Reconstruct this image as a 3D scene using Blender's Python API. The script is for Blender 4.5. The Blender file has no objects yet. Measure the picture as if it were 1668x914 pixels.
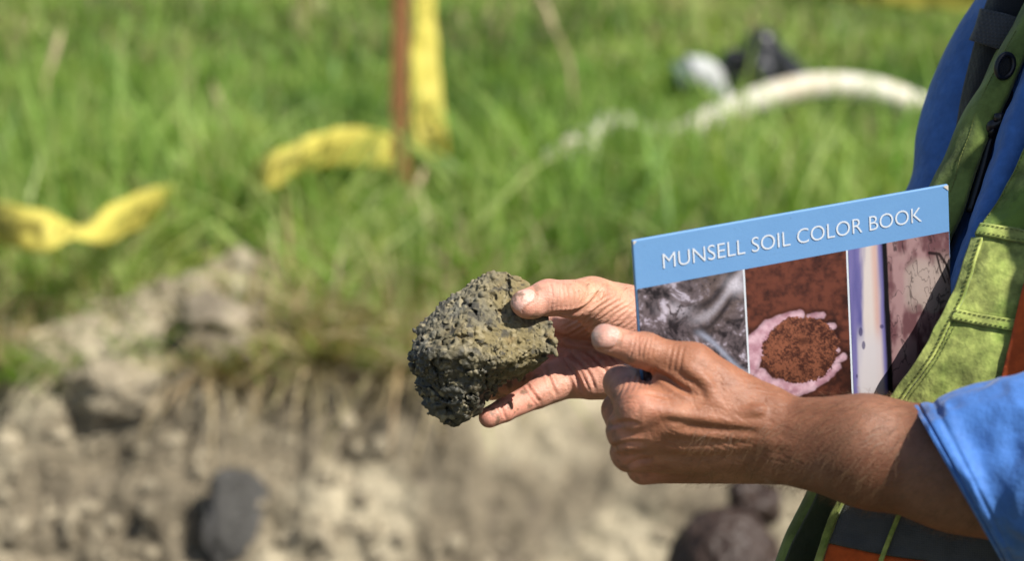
import bpy, math, random
import numpy as np
from mathutils import Matrix, Vector

# ------------------------------------------------------------------ camera, sky, sun, exposure
SC = bpy.context.scene
COL = SC.collection
PITCH = math.radians(18.0)
CAM_H = 1.55
LENS, SENSOR = 85.0, 36.0
FPX = 1668 * LENS / SENSOR            # focal length in photograph pixels
cam_d = bpy.data.cameras.new('camera')
cam = bpy.data.objects.new('camera', cam_d); COL.objects.link(cam)
cam.location = (0, 0, CAM_H)
cam.rotation_euler = (math.pi/2 - PITCH, 0, 0)
cam_d.lens = LENS; cam_d.sensor_width = SENSOR; cam_d.sensor_fit = 'HORIZONTAL'
cam_d.clip_start = 0.05; cam_d.clip_end = 2000
cam_d.dof.use_dof = True
cam_d.dof.focus_distance = 1.512
cam_d.dof.aperture_fstop = 5.8
cam_d.dof.aperture_blades = 0
SC.camera = cam

SUN = Vector((0.58, -0.40, 0.88)).normalized()        # towards the sun
world = bpy.data.worlds.new('World'); SC.world = world; world.use_nodes = True
wn = world.node_tree
sky = wn.nodes.new('ShaderNodeTexSky'); sky.sky_type = 'NISHITA'; sky.sun_disc = False
sky.sun_elevation = math.asin(SUN.z); sky.sun_rotation = math.atan2(SUN.x, SUN.y)
sky.air_density = 1.0; sky.dust_density = 1.5
wn.links.new(sky.outputs[0], wn.nodes['Background'].inputs[0])
wn.nodes['Background'].inputs[1].default_value = 0.08
sl = bpy.data.lights.new('sun', 'SUN'); sl.energy = 5.0; sl.angle = math.radians(0.6); sl.color = (1.0, 0.955, 0.88)
so = bpy.data.objects.new('sun', sl); COL.objects.link(so); so.location = (3, -3, 6)
so.rotation_euler = SUN.to_track_quat('Z', 'Y').to_euler()
SC.view_settings.view_transform = 'Standard'; SC.view_settings.look = 'None'
SC.view_settings.exposure = 0.47; SC.view_settings.gamma = 1.0; SC.view_settings.use_curve_mapping = False
SC.render.engine = 'CYCLES'
SC.cycles.use_denoising = True
SC.cycles.max_bounces = 6; SC.cycles.transparent_max_bounces = 4
SC.cycles.caustics_reflective = False; SC.cycles.caustics_refractive = False

# ------------------------------------------------------------------ geometry helpers
rng = np.random.default_rng(7)
SP, CP = math.sin(PITCH), math.cos(PITCH)

def cf(px, py, d):                      # pixel + distance along the view axis -> camera frame (right, up, depth)
    return np.array([(px-834)/FPX*d, (457-py)/FPX*d, d], float)
def c2w(v):                             # camera frame -> world
    v = np.asarray(v, float)
    return np.stack([v[..., 0], v[..., 2]*CP + v[..., 1]*SP, CAM_H - v[..., 2]*SP + v[..., 1]*CP], -1)
def w2c(p):
    p = np.asarray(p, float); y, z = p[..., 1], p[..., 2]-CAM_H
    return np.stack([p[..., 0], y*SP + z*CP, y*CP - z*SP], -1)
def P(px, py, d): return c2w(cf(px, py, d))
def GP(px, py, z=0.0):                  # pixel -> point on the level z
    d = (CAM_H - z)/(SP - (457-py)/FPX*CP)
    return P(px, py, d)
def proj(v):                            # camera frame -> pixel
    return 834 + v[..., 0]/v[..., 2]*FPX, 457 - v[..., 1]/v[..., 2]*FPX

TBL = np.random.default_rng(3).random((64, 64, 64), dtype=np.float32)
def vnoise(p, s=1.0, off=0.0):          # value noise, 0..1
    q = np.asarray(p, np.float32)*np.float32(s) + np.float32(off + 113.3)
    i = np.floor(q).astype(np.int32); f = q - i
    f = f*f*(3-2*f); i0 = i & 63; i1 = (i+1) & 63
    x0, y0, z0 = i0[..., 0], i0[..., 1], i0[..., 2]; x1, y1, z1 = i1[..., 0], i1[..., 1], i1[..., 2]
    fx, fy, fz = f[..., 0], f[..., 1], f[..., 2]
    a = TBL[x0, y0, z0]*(1-fx)+TBL[x1, y0, z0]*fx; b = TBL[x0, y1, z0]*(1-fx)+TBL[x1, y1, z0]*fx
    c = TBL[x0, y0, z1]*(1-fx)+TBL[x1, y0, z1]*fx; d = TBL[x0, y1, z1]*(1-fx)+TBL[x1, y1, z1]*fx
    return (a*(1-fy)+b*fy)*(1-fz)+(c*(1-fy)+d*fy)*fz
def fbm(p, s, o=4, off=0.0, g=0.5):
    r = 0; a = 1; t = 0
    for k in range(o):
        r = r + a*vnoise(p, s*2.03**k, off+k*7.7); t += a; a *= g
    return r/t
def worley(p, s, off=0.0):              # distance to the nearest feature point (cells of size 1/s)
    q = np.asarray(p, np.float32)*np.float32(s)+np.float32(off+57.1)
    i = np.floor(q).astype(np.int32); f = q-i
    best = np.full(q.shape[:-1], 9., np.float32)
    for dx in (-1, 0, 1):
        for dy in (-1, 0, 1):
            for dz in (-1, 0, 1):
                a, b, c = (i[..., 0]+dx) & 63, (i[..., 1]+dy) & 63, (i[..., 2]+dz) & 63
                jx = TBL[a, b, c]; jy = TBL[b, c, a]; jz = TBL[c, a, b]
                best = np.minimum(best, (dx+jx-f[..., 0])**2+(dy+jy-f[..., 1])**2+(dz+jz-f[..., 2])**2)
    return np.sqrt(best)
def sstep(a, b, x):
    t = np.clip((x-a)/(b-a), 0, 1); return t*t*(3-2*t)
def mixc(a, b, t):
    return np.asarray(a)*(1-t[..., None])+np.asarray(b)*t[..., None]
def lin(r, g, b):                       # sRGB 0-255 -> linear
    c = np.array([r, g, b])/255.
    return np.where(c <= .04045, c/12.92, ((c+.055)/1.055)**2.4)

class SDF:
    def __init__(s, lo, hi, h):
        s.lo = np.asarray(lo, float); s.h = h
        s.n = np.ceil((np.asarray(hi)-s.lo)/h).astype(int)+1
        s.F = np.full(s.n, .05, np.float32)
    def sub(s, lo, hi, pad):
        a = np.clip(np.floor((np.asarray(lo)-pad-s.lo)/s.h).astype(int), 0, s.n)
        b = np.clip(np.ceil((np.asarray(hi)+pad-s.lo)/s.h).astype(int)+1, 0, s.n)
        if np.any(b <= a): return None, None
        sl = tuple(slice(x, y) for x, y in zip(a, b))
        X = [(np.arange(x, y)*s.h+s.lo[k]).astype(np.float32) for k, (x, y) in enumerate(zip(a, b))]
        return sl, (X[0][:, None, None], X[1][None, :, None], X[2][None, None, :])
    def put(s, sl, d, k, cut=False):
        F = s.F[sl]; d = d.astype(np.float32)
        if cut:
            d = -d; hh = np.maximum(k-np.abs(F-d), 0)/k; s.F[sl] = np.maximum(F, d)+hh*hh*k*.25
        else:
            hh = np.maximum(k-np.abs(F-d), 0)/k; s.F[sl] = np.minimum(F, d)-hh*hh*k*.25
    def cone(s, a, b, ra, rb, k=.006, n=None, fl=1.0, cut=False):   # tapered capsule, squashed by fl along n
        a = np.asarray(a, float); b = np.asarray(b, float); R = max(ra, rb)
        sl, X = s.sub(np.minimum(a, b)-R, np.maximum(a, b)+R, k+4*s.h)
        if sl is None: return
        ba = b-a; L = float(ba@ba)+1e-12
        t = np.clip(((X[0]-a[0])*ba[0]+(X[1]-a[1])*ba[1]+(X[2]-a[2])*ba[2])/L, 0, 1)
        q = [X[i]-a[i]-t*ba[i] for i in range(3)]
        r2 = q[0]**2+q[1]**2+q[2]**2
        if n is not None:
            n = np.asarray(n, float)/np.linalg.norm(n)
            qn = q[0]*n[0]+q[1]*n[1]+q[2]*n[2]
            r2 = r2+qn*qn*(1/fl**2-1)
        d = (np.sqrt(np.maximum(r2, 0))-(ra+(rb-ra)*t))
        if n is not None: d = d*min(1, (1+fl)/2)
        s.put(sl, d, k, cut)
    def line(s, pts, r, k=.002, cut=True):
        pts = catmull(np.asarray(pts, float), max(6, 5*len(pts)))
        for a, b in zip(pts[:-1], pts[1:]): s.cone(a, b, r, r, k, cut=cut)
    def ell(s, c, ax, r, k=.004, cut=False):    # ellipsoid, ax rows = axes
        c = np.asarray(c, float); r = np.asarray(r, float); R = r.max()
        sl, X = s.sub(c-R, c+R, k+4*s.h)
        if sl is None: return
        q = [X[i]-c[i] for i in range(3)]
        e = 0
        for j in range(3): e = e+((q[0]*ax[j][0]+q[1]*ax[j][1]+q[2]*ax[j][2])/r[j])**2
        s.put(sl, (np.sqrt(e)-1)*r.min(), k, cut)
    def mesh(s, smooth=1):
        F = s.F; ins = F < 0
        nx, ny, nz = F.shape
        m = np.zeros((nx-1, ny-1, nz-1), np.uint8)
        for a in (0, 1):
            for b in (0, 1):
                for c in (0, 1): m += ins[a:nx-1+a, b:ny-1+b, c:nz-1+c]
        I = np.argwhere((m > 0) & (m < 8))
        idx = np.full(m.shape, -1, np.int32); idx[I[:, 0], I[:, 1], I[:, 2]] = np.arange(len(I))
        acc = np.zeros((len(I), 3)); cnt = np.zeros(len(I))
        for ax in range(3):
            for u in (0, 1):
                for v in (0, 1):
                    o = [0, 0, 0]; o[(ax+1) % 3] = u; o[(ax+2) % 3] = v
                    A = I+o; e = np.zeros(3, int); e[ax] = 1; B = A+e
                    fa = F[A[:, 0], A[:, 1], A[:, 2]]; fb = F[B[:, 0], B[:, 1], B[:, 2]]
                    x = (fa < 0) != (fb < 0)
                    t = np.where(x, fa/np.where(x, fa-fb, 1), 0)
                    pos = np.array(o, float)[None]+e[None]*t[:, None]
                    acc += np.where(x[:, None], pos, 0); cnt += x
        V = s.lo+(I+acc/cnt[:, None])*s.h
        Q = []
        for ax in range(3):
            sa = [slice(1, -1)]*3; sa[ax] = slice(0, -1); sb = [slice(1, -1)]*3; sb[ax] = slice(1, None)
            A, B = ins[tuple(sa)], ins[tuple(sb)]
            for flip, msk in ((0, A & ~B), (1, ~A & B)):
                E = np.argwhere(msk); E = E+1; E[:, ax] -= 1
                u = np.zeros(3, int); v = np.zeros(3, int); u[(ax+1) % 3] = 1; v[(ax+2) % 3] = 1
                g = lambda C: idx[C[:, 0], C[:, 1], C[:, 2]]
                q = np.stack([g(E-u-v), g(E-v), g(E), g(E-u)], 1)
                if flip: q = q[:, ::-1]
                Q.append(q)
        Q = np.concatenate(Q)
        Q = Q[(Q >= 0).all(1)]
        for _ in range(smooth): V = lap(V, Q, .5)
        return V, Q

def lap(V, Q, w):
    n = len(V); s = np.zeros((n, 3)); c = np.zeros(n)
    for i in range(Q.shape[1]):
        a, b = Q[:, i], Q[:, (i+1) % Q.shape[1]]
        for k in range(3):
            s[:, k] += np.bincount(a, V[b, k], n)+np.bincount(b, V[a, k], n)
        c += np.bincount(a, minlength=n)+np.bincount(b, minlength=n)
    return V*(1-w)+w*s/np.maximum(c, 1)[:, None]
def vnormals(V, Q):
    N = np.cross(V[Q[:, 2]]-V[Q[:, 0]], V[Q[:, 3]]-V[Q[:, 1]])
    out = np.zeros_like(V)
    for i in range(4):
        for k in range(3): out[:, k] += np.bincount(Q[:, i], N[:, k], len(V))
    return out/np.maximum(np.linalg.norm(out, axis=1), 1e-12)[:, None]

def crw(t, n):                          # Catmull-Rom: indices and weights for t in 0..1 over n points
    x = np.clip(np.asarray(t, float), 0, 1)*(n-1); i = np.minimum(np.floor(x).astype(int), n-2); f = x-i
    w = np.stack([-.5*f+f*f-.5*f**3, 1-2.5*f*f+1.5*f**3, .5*f+2*f*f-1.5*f**3, -.5*f*f+.5*f**3], -1)
    k = np.stack([i-1, i, i+1, i+2], -1)
    return k, w
def padded(c):
    c = np.asarray(c, float)
    return np.concatenate([2*c[:1]-c[1:2], c, 2*c[-1:]-c[-2:-1]])
def catmull(c, n):
    c = np.asarray(c, float); k, w = crw(np.linspace(0, 1, n), len(c)); p = padded(c)
    return (p[k+1]*w[..., None]).sum(1)

class Patch:                            # smooth sheet through a grid of control points (rows t, columns s)
    def __init__(s, ctrl): s.c = np.asarray(ctrl, float)
    def at(s, S, T):
        S, T = np.broadcast_arrays(np.asarray(S, float), np.asarray(T, float))
        c = s.c; R, C = c.shape[:2]
        c = np.stack([padded(c[:, j]) for j in range(C)], 1)
        c = np.stack([padded(c[i]) for i in range(R+2)], 0)
        kt, wt = crw(T, R); ks, ws = crw(S, C); out = 0
        for a in range(4):
            for b in range(4):
                out = out+c[kt[..., a]+1, ks[..., b]+1]*(wt[..., a]*ws[..., b])[..., None]
        return out
    def nor(s, S, T):
        e = 1e-3
        a = s.at(np.asarray(S)+e, T)-s.at(np.asarray(S)-e, T); b = s.at(S, np.asarray(T)+e)-s.at(S, np.asarray(T)-e)
        n = np.cross(a, b); n = n/np.maximum(np.linalg.norm(n, axis=-1), 1e-12)[..., None]
        v = s.at(S, T); n = np.where(((n*v).sum(-1) > 0)[..., None], -n, n)   # side seen from the camera's side of the cloth
        return n
def gridf(R, C, wrap=False):
    i, j = np.meshgrid(np.arange(R-1), np.arange(C if wrap else C-1), indexing='ij')
    j2 = (j+1) % C
    return np.stack([i*C+j, i*C+j2, (i+1)*C+j2, (i+1)*C+j], -1).reshape(-1, 4)

WLOC = {}
def link(name, data, parent, org):
    o = bpy.data.objects.new(name, data); COL.objects.link(o)
    pl = WLOC[parent.name] if parent else Vector((0, 0, 0))
    o.location = Vector(org)-pl
    if parent: o.parent = parent
    WLOC[o.name] = Vector(org)
    return o
def mk(name, V, Q, mat, parent=None, smooth=True, col=None, att=None, org=None):
    V = np.asarray(V, float).reshape(-1, 3)
    lo, hi = V.min(0), V.max(0)
    if org is None: org = ((lo[0]+hi[0])/2, (lo[1]+hi[1])/2, lo[2])
    W = (V-np.asarray(org)).astype(np.float32)
    me = bpy.data.meshes.new(name)
    Qs = Q if isinstance(Q, list) else [Q]
    lens = np.concatenate([np.full(len(q), q.shape[1]) for q in Qs]); idx = np.concatenate([q.ravel() for q in Qs]).astype(np.int32)
    me.vertices.add(len(W)); me.vertices.foreach_set('co', W.ravel())
    me.loops.add(len(idx)); me.loops.foreach_set('vertex_index', idx)
    st = np.concatenate([[0], np.cumsum(lens)[:-1]]).astype(np.int32)
    me.polygons.add(len(lens)); me.polygons.foreach_set('loop_start', st); me.polygons.foreach_set('loop_total', lens.astype(np.int32))
    me.polygons.foreach_set('use_smooth', np.full(len(lens), smooth))
    me.update(calc_edges=True)
    if col is not None:
        a = me.color_attributes.new('Col', 'FLOAT_COLOR', 'POINT')
        c = np.ones((len(W), 4), np.float32); c[:, :3] = col; a.data.foreach_set('color', c.ravel())
    for k, v in (att or {}).items():
        a = me.attributes.new(k, 'FLOAT', 'POINT'); a.data.foreach_set('value', np.asarray(v, np.float32))
    me.materials.append(mat)
    return link(name, me, parent, org)
def empty(name, loc, parent=None):
    return link(name, None, parent, loc)
def tag(o, label=None, cat=None, group=None, kind=None):
    for k, v in (('label', label), ('category', cat), ('group', group), ('kind', kind)):
        if v: o[k] = v
    return o
def solid(o, t, off=-1):
    m = o.modifiers.new('thickness', 'SOLIDIFY'); m.thickness = t; m.offset = off; return o

def tube(pts, rad, n=12, dense=None, caps=True):
    pts = np.asarray(pts, float); rad = np.broadcast_to(np.asarray(rad, float), (len(pts),))
    if dense:
        q = catmull(np.concatenate([pts, rad[:, None]], 1), dense); pts, rad = q[:, :3], q[:, 3]
    T = np.gradient(pts, axis=0); T /= np.linalg.norm(T, axis=1)[:, None]
    up = np.array([0, 0, 1.]) if abs(T[0, 2]) < .9 else np.array([1., 0, 0])
    N = []
    x = np.cross(T[0], up)
    for t in T:
        x = x-t*(x@t); x = x/np.linalg.norm(x); N.append(x)
    N = np.array(N); B = np.cross(T, N)
    a = np.linspace(0, 2*np.pi, n, endpoint=False)
    V = pts[:, None]+rad[:, None, None]*(N[:, None]*np.cos(a)[None, :, None]+B[:, None]*np.sin(a)[None, :, None])
    V = V.reshape(-1, 3); Q = gridf(len(pts), n, True)
    if caps:
        V = np.concatenate([V, pts[:1], pts[-1:]]); k = len(pts)*n; j = np.arange(n); j2 = (j+1) % n
        tri = np.concatenate([np.stack([j2, j, np.full(n, k)], 1), np.stack([k-n+j, k-n+j2, np.full(n, k+1)], 1)])
        return V, [Q, tri]
    return V, [Q]
def join(parts):
    V = []; F = []; n = 0
    for v, q in parts:
        V.append(v)
        for x in (q if isinstance(q, list) else [q]): F.append(x+n)
        n += len(v)
    return np.concatenate(V), F
def boxm(c, X, Y, Z):                   # bevel-less box from centre and half-axes
    c, X, Y, Z = (np.asarray(a, float) for a in (c, X, Y, Z))
    V = np.array([c+sx*X+sy*Y+sz*Z for sx in (-1, 1) for sy in (-1, 1) for sz in (-1, 1)])
    Q = np.array([[0, 1, 3, 2], [4, 6, 7, 5], [0, 4, 5, 1], [2, 3, 7, 6], [0, 2, 6, 4], [1, 5, 7, 3]])
    return V, Q
def bevel(o, w, seg=2):
    m = o.modifiers.new('bevel', 'BEVEL'); m.width = w; m.segments = seg; m.limit_method = 'ANGLE'; return o

# ------------------------------------------------------------------ materials
class NT:
    def __init__(s, name):
        s.m = bpy.data.materials.new(name); s.m.use_nodes = True; s.t = s.m.node_tree; s.b = s.t.nodes['Principled BSDF']
        s.tc = s.t.nodes.new('ShaderNodeTexCoord')
    def n(s, kind, ins=None, **kw):
        x = s.t.nodes.new('ShaderNode'+kind)
        for k, v in kw.items(): setattr(x, k, v)
        for k, v in (ins or {}).items(): s.set(x.inputs[k], v)
        return x
    def set(s, sock, v):
        if isinstance(v, bpy.types.NodeSocket): s.t.links.new(v, sock)
        elif hasattr(v, '__len__') and len(v) == 3 and sock.type == 'RGBA': sock.default_value = (*v, 1)
        else: sock.default_value = v
    def P(s, **kw):
        for k, v in kw.items(): s.set(s.b.inputs[k.replace('_', ' ')], v)
    def noise(s, scale, detail=4, rough=.55, vec=None):
        return s.n('TexNoise', {'Vector': vec or s.tc.outputs['Object'], 'Scale': scale, 'Detail': detail, 'Roughness': rough}).outputs['Fac']
    def ramp(s, fac, stops):
        r = s.n('ValToRGB', {'Fac': fac}); e = r.color_ramp.elements
        while len(e) < len(stops): e.new(.5)
        for x, (p, c) in zip(e, stops): x.position = p; x.color = (*c, 1) if len(c) == 3 else c
        return r.outputs['Color']
    def mix(s, a, b, f=1.0, mode='MIX'):
        x = s.n('Mix', data_type='RGBA', blend_type=mode)
        s.set(x.inputs[0], f); s.set(x.inputs[6], a); s.set(x.inputs[7], b); return x.outputs[2]
    def bump(s, h, strength, dist, prev=None):
        b = s.n('Bump', {'Height': h, 'Strength': strength, 'Distance': dist})
        if prev is not None: s.set(b.inputs['Normal'], prev)
        return b.outputs['Normal']
    def attr(s, name): return s.n('Attribute', attribute_name=name)
def g3(v): return (v, v, v)

def m_plain(name, c, rough=.6, var=.15, scale=30, bump=0, bscale=200, spec=.4, metal=0):
    t = NT(name)
    col = t.mix(tuple(np.array(c)*(1-var)), tuple(np.array(c)*(1+var)), t.noise(scale))
    t.P(Base_Color=col, Roughness=rough, Specular_IOR_Level=spec, Metallic=metal)
    if bump: t.P(Normal=t.bump(t.noise(bscale, 3), bump, .002))
    return t.m

def m_skin():
    t = NT('skin')
    a = t.attr('Col').outputs['Color']
    mot = t.ramp(t.noise(95, 5, .6), [(.3, (.80, .74, .72)), (.7, (1.12, 1.08, 1.06))])
    col = t.mix(a, mot, 1.0, 'MULTIPLY')
    fre = t.ramp(t.noise(420, 2, .5), [(.60, g3(1)), (.78, (.80, .70, .64))])
    col = t.mix(col, fre, .6, 'MULTIPLY')
    nail = t.attr('nail').outputs['Fac']
    v = t.n('TexVoronoi', {'Vector': t.tc.outputs['Object'], 'Scale': 780.0}, feature='DISTANCE_TO_EDGE').outputs['Distance']
    vs = t.n('Mapping', {'Vector': t.tc.outputs['Object'], 'Scale': (260, 620, 620)}).outputs[0]
    nb = t.bump(t.noise(1.0, 4, .6, vs), .55, .0010)
    nb = t.bump(v, .35, .0007, nb)
    st = t.n('Math', {0: nail, 1: -.17}, operation='MULTIPLY_ADD'); st.inputs[2].default_value = .47
    t.P(Base_Color=col, Roughness=st.outputs[0], Specular_IOR_Level=.42, Normal=nb,
        Subsurface_Weight=.22, Subsurface_Scale=.004)
    t.b.inputs['Subsurface Radius'].default_value = (1.0, .35, .2)
    return t.m
def m_vcol(name, rough=.6, spec=.3, bump=0, bscale=300, var=0, coat=0):
    t = NT(name); c = t.attr('Col').outputs['Color']
    if var: c = t.mix(c, t.ramp(t.noise(bscale*.5, 4), [(.25, g3(1-var)), (.75, g3(1+var))]), 1.0, 'MULTIPLY')
    t.P(Base_Color=c, Roughness=rough, Specular_IOR_Level=spec)
    if coat: t.P(Coat_Weight=coat, Coat_Roughness=.12)
    if bump: t.P(Normal=t.bump(t.noise(bscale, 4, .6), bump, .003))
    return t.m
def m_cloth(name, c, dirt=(.5, .5, .45), dirt_amt=.35, dscale=22, weave=1700, rough=.85, wb=.35, fold=0.0, mott=0.0):
    t = NT(name)
    d = t.ramp(t.noise(dscale, 5, .65), [(.40, g3(0)), (.62, g3(1))])
    d2 = t.n('Math', {0: d, 1: dirt_amt}, operation='MULTIPLY').outputs[0]
    col = t.mix(tuple(c), tuple(np.array(c)*np.array(dirt)), d2)
    col = t.mix(col, t.ramp(t.noise(160, 3), [(.2, g3(.85)), (.8, g3(1.12))]), 1.0, 'MULTIPLY')
    if mott: col = t.mix(col, t.ramp(t.noise(38, 4, .65), [(.36, g3(1-mott)), (.60, g3(1.12))]), 1.0, 'MULTIPLY')
    w1 = t.n('TexWave', {'Vector': t.tc.outputs['Object'], 'Scale': weave/6.28, 'Distortion': .6}, bands_direction='X').outputs['Fac']
    w2 = t.n('TexWave', {'Vector': t.tc.outputs['Object'], 'Scale': weave/6.28, 'Distortion': .6}, bands_direction='Z').outputs['Fac']
    w = t.n('Math', {0: w1, 1: w2}, operation='MULTIPLY').outputs[0]
    nb = t.bump(t.noise(45, 4, .6), .35+fold, .006)
    nb = t.bump(w, wb, .0006, nb)
    t.P(Base_Color=col, Roughness=rough, Specular_IOR_Level=.25, Normal=nb, Sheen_Weight=.15, Sheen_Roughness=.5)
    return t.m
def m_soil():
    t = NT('pale_dry_soil')
    a = t.attr('Col').outputs['Color']
    c = t.mix(a, t.ramp(t.noise(9, 6, .65), [(.25, (.70, .68, .64)), (.75, (1.18, 1.16, 1.12))]), 1.0, 'MULTIPLY')
    c = t.mix(c, t.ramp(t.noise(70, 3, .6), [(.3, g3(.82)), (.7, g3(1.12))]), 1.0, 'MULTIPLY')
    t.P(Base_Color=c, Roughness=.95, Specular_IOR_Level=.15, Normal=t.bump(t.noise(55, 6, .7), .9, .02))
    return t.m
def m_leaf(name, trans=.42, rough=.5):
    t = NT(name); a = t.attr('Col').outputs['Color']
    t.P(Base_Color=a, Roughness=rough, Specular_IOR_Level=.35)
    tr = t.n('BsdfTranslucent', {'Color': t.mix(a, (1.25, 1.25, .55), 1.0, 'MULTIPLY')})
    mx = t.n('MixShader', {0: trans, 1: t.b.outputs[0], 2: tr.outputs[0]})
    t.t.links.new(mx.outputs[0], t.t.nodes['Material Output'].inputs[0]); return t.m

M = {}
M['skin'] = m_skin()
M['soil'] = m_soil()
M['grass'] = m_leaf('grass_blades')
M['straw'] = m_leaf('dry_straw', .2, .7)
M['jacket'] = m_cloth('blue_jacket', (.055, .165, .46), (.7, .72, .8), .25, 30, 3400, .66, .12, .12, .12)
M['lime'] = m_cloth('lime_vest', (.50, .56, .15), (.25, .35, .20), 1.0, 15, 3600, .85, .15, .15, .55)
M['lime_in'] = m_cloth('lime_vest_dark', (.17, .24, .055), (.45, .45, .40), .9, 30, 3000, .85, .15)  # darker green base colour for the far panel
M['orange'] = m_cloth('orange_vest', (.62, .10, .015), (.35, .35, .4), .8, 30, 3600, .8, .12)
M['greyband'] = m_cloth('grey_band', (.075, .078, .085), (.5, .5, .5), .5, 25, 1500, .6, .3)
M['strap'] = m_cloth('black_strap', (.013, .014, .016), (.6, .6, .6), .4, 25, 1200, .7, .3)
M['webbing'] = m_cloth('grey_webbing', (.055, .057, .06), (.6, .6, .6), .3, 25, 900, .8, .8)
M['panel_shade'] = m_cloth('dark_panel_shade', (.030, .042, .014), (.4, .4, .4), .7, 40, 2500, .9, .3)  # near-black green that paints in shade on the far panel
M['thread'] = m_plain('thread', (.13, .15, .035), .9, .3, 300)
M['blackplastic'] = m_plain('black_plastic', (.012, .012, .014), .35, .2, 60, spec=.5)
M['trousers'] = m_cloth('dark_trousers', (.03, .034, .045), (.6, .6, .6), .4, 20, 1500, .85, .3)
M['boot'] = m_plain('boot_leather', (.06, .04, .025), .6, .3, 40, .4, 150)
M['hair'] = m_plain('dark_hair', (.040, .024, .017), .45, .45, 60, .6, 300)
M['shirt'] = m_cloth('grey_shirt', (.10, .10, .115), (.6, .6, .6), .4, 20, 1500, .85, .3)
# ==PART2==
# ------------------------------------------------------------------ ground with the pit
EDGE = 4.26
def edge_y(x): return EDGE + .10*np.sin(x*2.3+.6) + .05*np.sin(x*7.1) + .035*np.sin(x*17.3+1) + .02*np.sin(x*41)
def ground_z(x, y):
    p = np.stack([x, y, np.zeros_like(x)], -1)
    return (fbm(p, 1.1, 3, 4.0)-.5)*.10*sstep(4.2, 5.2, y)
def mound_z(X, Y): return np.exp(-((X+.78)/.30)**2-((Y-4.22)/.20)**2)*.055+np.exp(-((X+.53)/.15)**2-((Y-4.46)/.13)**2)*.105
def build_ground():
    prof = [(-300, 0), (-60, 0), (-12, 0), (-3, 0), (0, 0), (1.2, 0), (2.2, 0), (2.42, -.06), (2.5, -.5), (2.52, -1.5), (2.7, -1.52), (3.4, -1.52), (3.75, -1.5),
            (3.86, -1.2), (3.90, -.8), (3.93, -.5), (3.97, -.32), (4.04, -.19), (4.13, -.09), (4.24, -.03), (4.36, 0), (4.6, 0), (5.0, 0), (6, 0), (8, 0), (12, 0), (30, 0), (90, 0), (400, 0), (1500, 0)]
    prof = np.array(prof, float); rows = []
    for (a, b) in zip(prof[:-1], prof[1:]):
        L = np.linalg.norm(b-a)
        st = .0075 if (a[0] >= 3.85 and b[0] <= 4.7) else (.06 if (a[0] >= 1 and b[0] <= 12) else L)
        n = max(1, int(round(L/st)))
        for k in range(n): rows.append(a+(b-a)*k/n)
    rows.append(prof[-1]); rows = np.array(rows)
    xs = np.concatenate([[-900, -200, -60, -20, -9], np.arange(-6, -2.6, .12), np.arange(-2.6, 2.6, .0085), np.arange(2.6, 6.1, .12), [9, 20, 60, 200, 900]])
    Y, X = np.meshgrid(rows[:, 0], xs, indexing='ij'); Z = np.repeat(rows[:, 1][:, None], len(xs), 1)
    fade = 1-sstep(4.8, 6.0, np.abs(X)); Z = Z*fade
    T = np.gradient(rows, axis=0); T /= np.linalg.norm(T, axis=1)[:, None]
    ny, nz = -T[:, 1][:, None], T[:, 0][:, None]
    p = np.stack([X, Y, Z], -1)
    wall = sstep(3.70, 3.86, Y)*(1-sstep(4.40, 4.62, Y))*fade
    wp = p+.05*np.stack([vnoise(p, 9, 1), vnoise(p, 9, 2), vnoise(p, 9, 3)], -1)
    lump = (.5-worley(wp*np.array([1, 1, 1.15]), 5.5))*.07 + (.5-worley(wp, 13, 9))*.045 + (fbm(p, 14, 4, 3)-.5)*.09 + (.45-worley(wp, 30, 3))*.022+(.45-worley(wp, 62, 13))*.010
    big = (fbm(p, 1.7, 2, 8)-.45)*.22
    left = sstep(.05, -.75, X)                  # the bank bulges out towards the left
    dis = wall*(lump*(.62+.22*left)+big*.5+.04*left)
    mound = mound_z(X, Y)
    Y2 = Y+ny*dis*1.0; Z2 = Z+nz*dis
    Z2 += ground_z(X, Y)*sstep(4.3, 4.6, Y)+mound*(.55+.9*fbm(p, 9, 3, 17))
    Z2 += (fbm(p, 6, 3, 2)-.5)*.02*(sstep(.5, 1, Y)*(1-sstep(2.2, 2.4, Y)))
    V = np.stack([X, Y2, Z2], -1)
    pale = np.array([.56, .495, .36]); mid = np.array([.27, .23, .165]); dark = np.array([.12, .10, .08])
    n1 = fbm(p, 4.2, 4, 12); n2 = fbm(p, 15, 3, 31)
    c = mixc(pale, mid, sstep(.40, .60, n1)); c = mixc(c, dark, .5*sstep(.60, .78, n2))
    turf = sstep(-.02, .10, Y-edge_y(X)-.12+(n1-.5)*.25-mound*2.2)
    c = mixc(c, mixc(np.array([.065, .075, .028]), np.array([.17, .25, .06]), sstep(7, 12, Y)*1.0), turf)
    near = 1-sstep(2.3, 2.5, Y); c = mixc(c, mixc(np.array([.20, .165, .11]), np.array([.07, .10, .03]), sstep(.5, .6, n1)), near)
    o = mk('ground', V, gridf(len(rows), len(xs)), M['soil'], col=c.reshape(-1, 3), org=(0, 0, 0))
    tag(o, 'pale dug soil bank and meadow ground around the pit', None, None, 'structure')
    return V, rows, xs
GV, GR, GX = build_ground()

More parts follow.
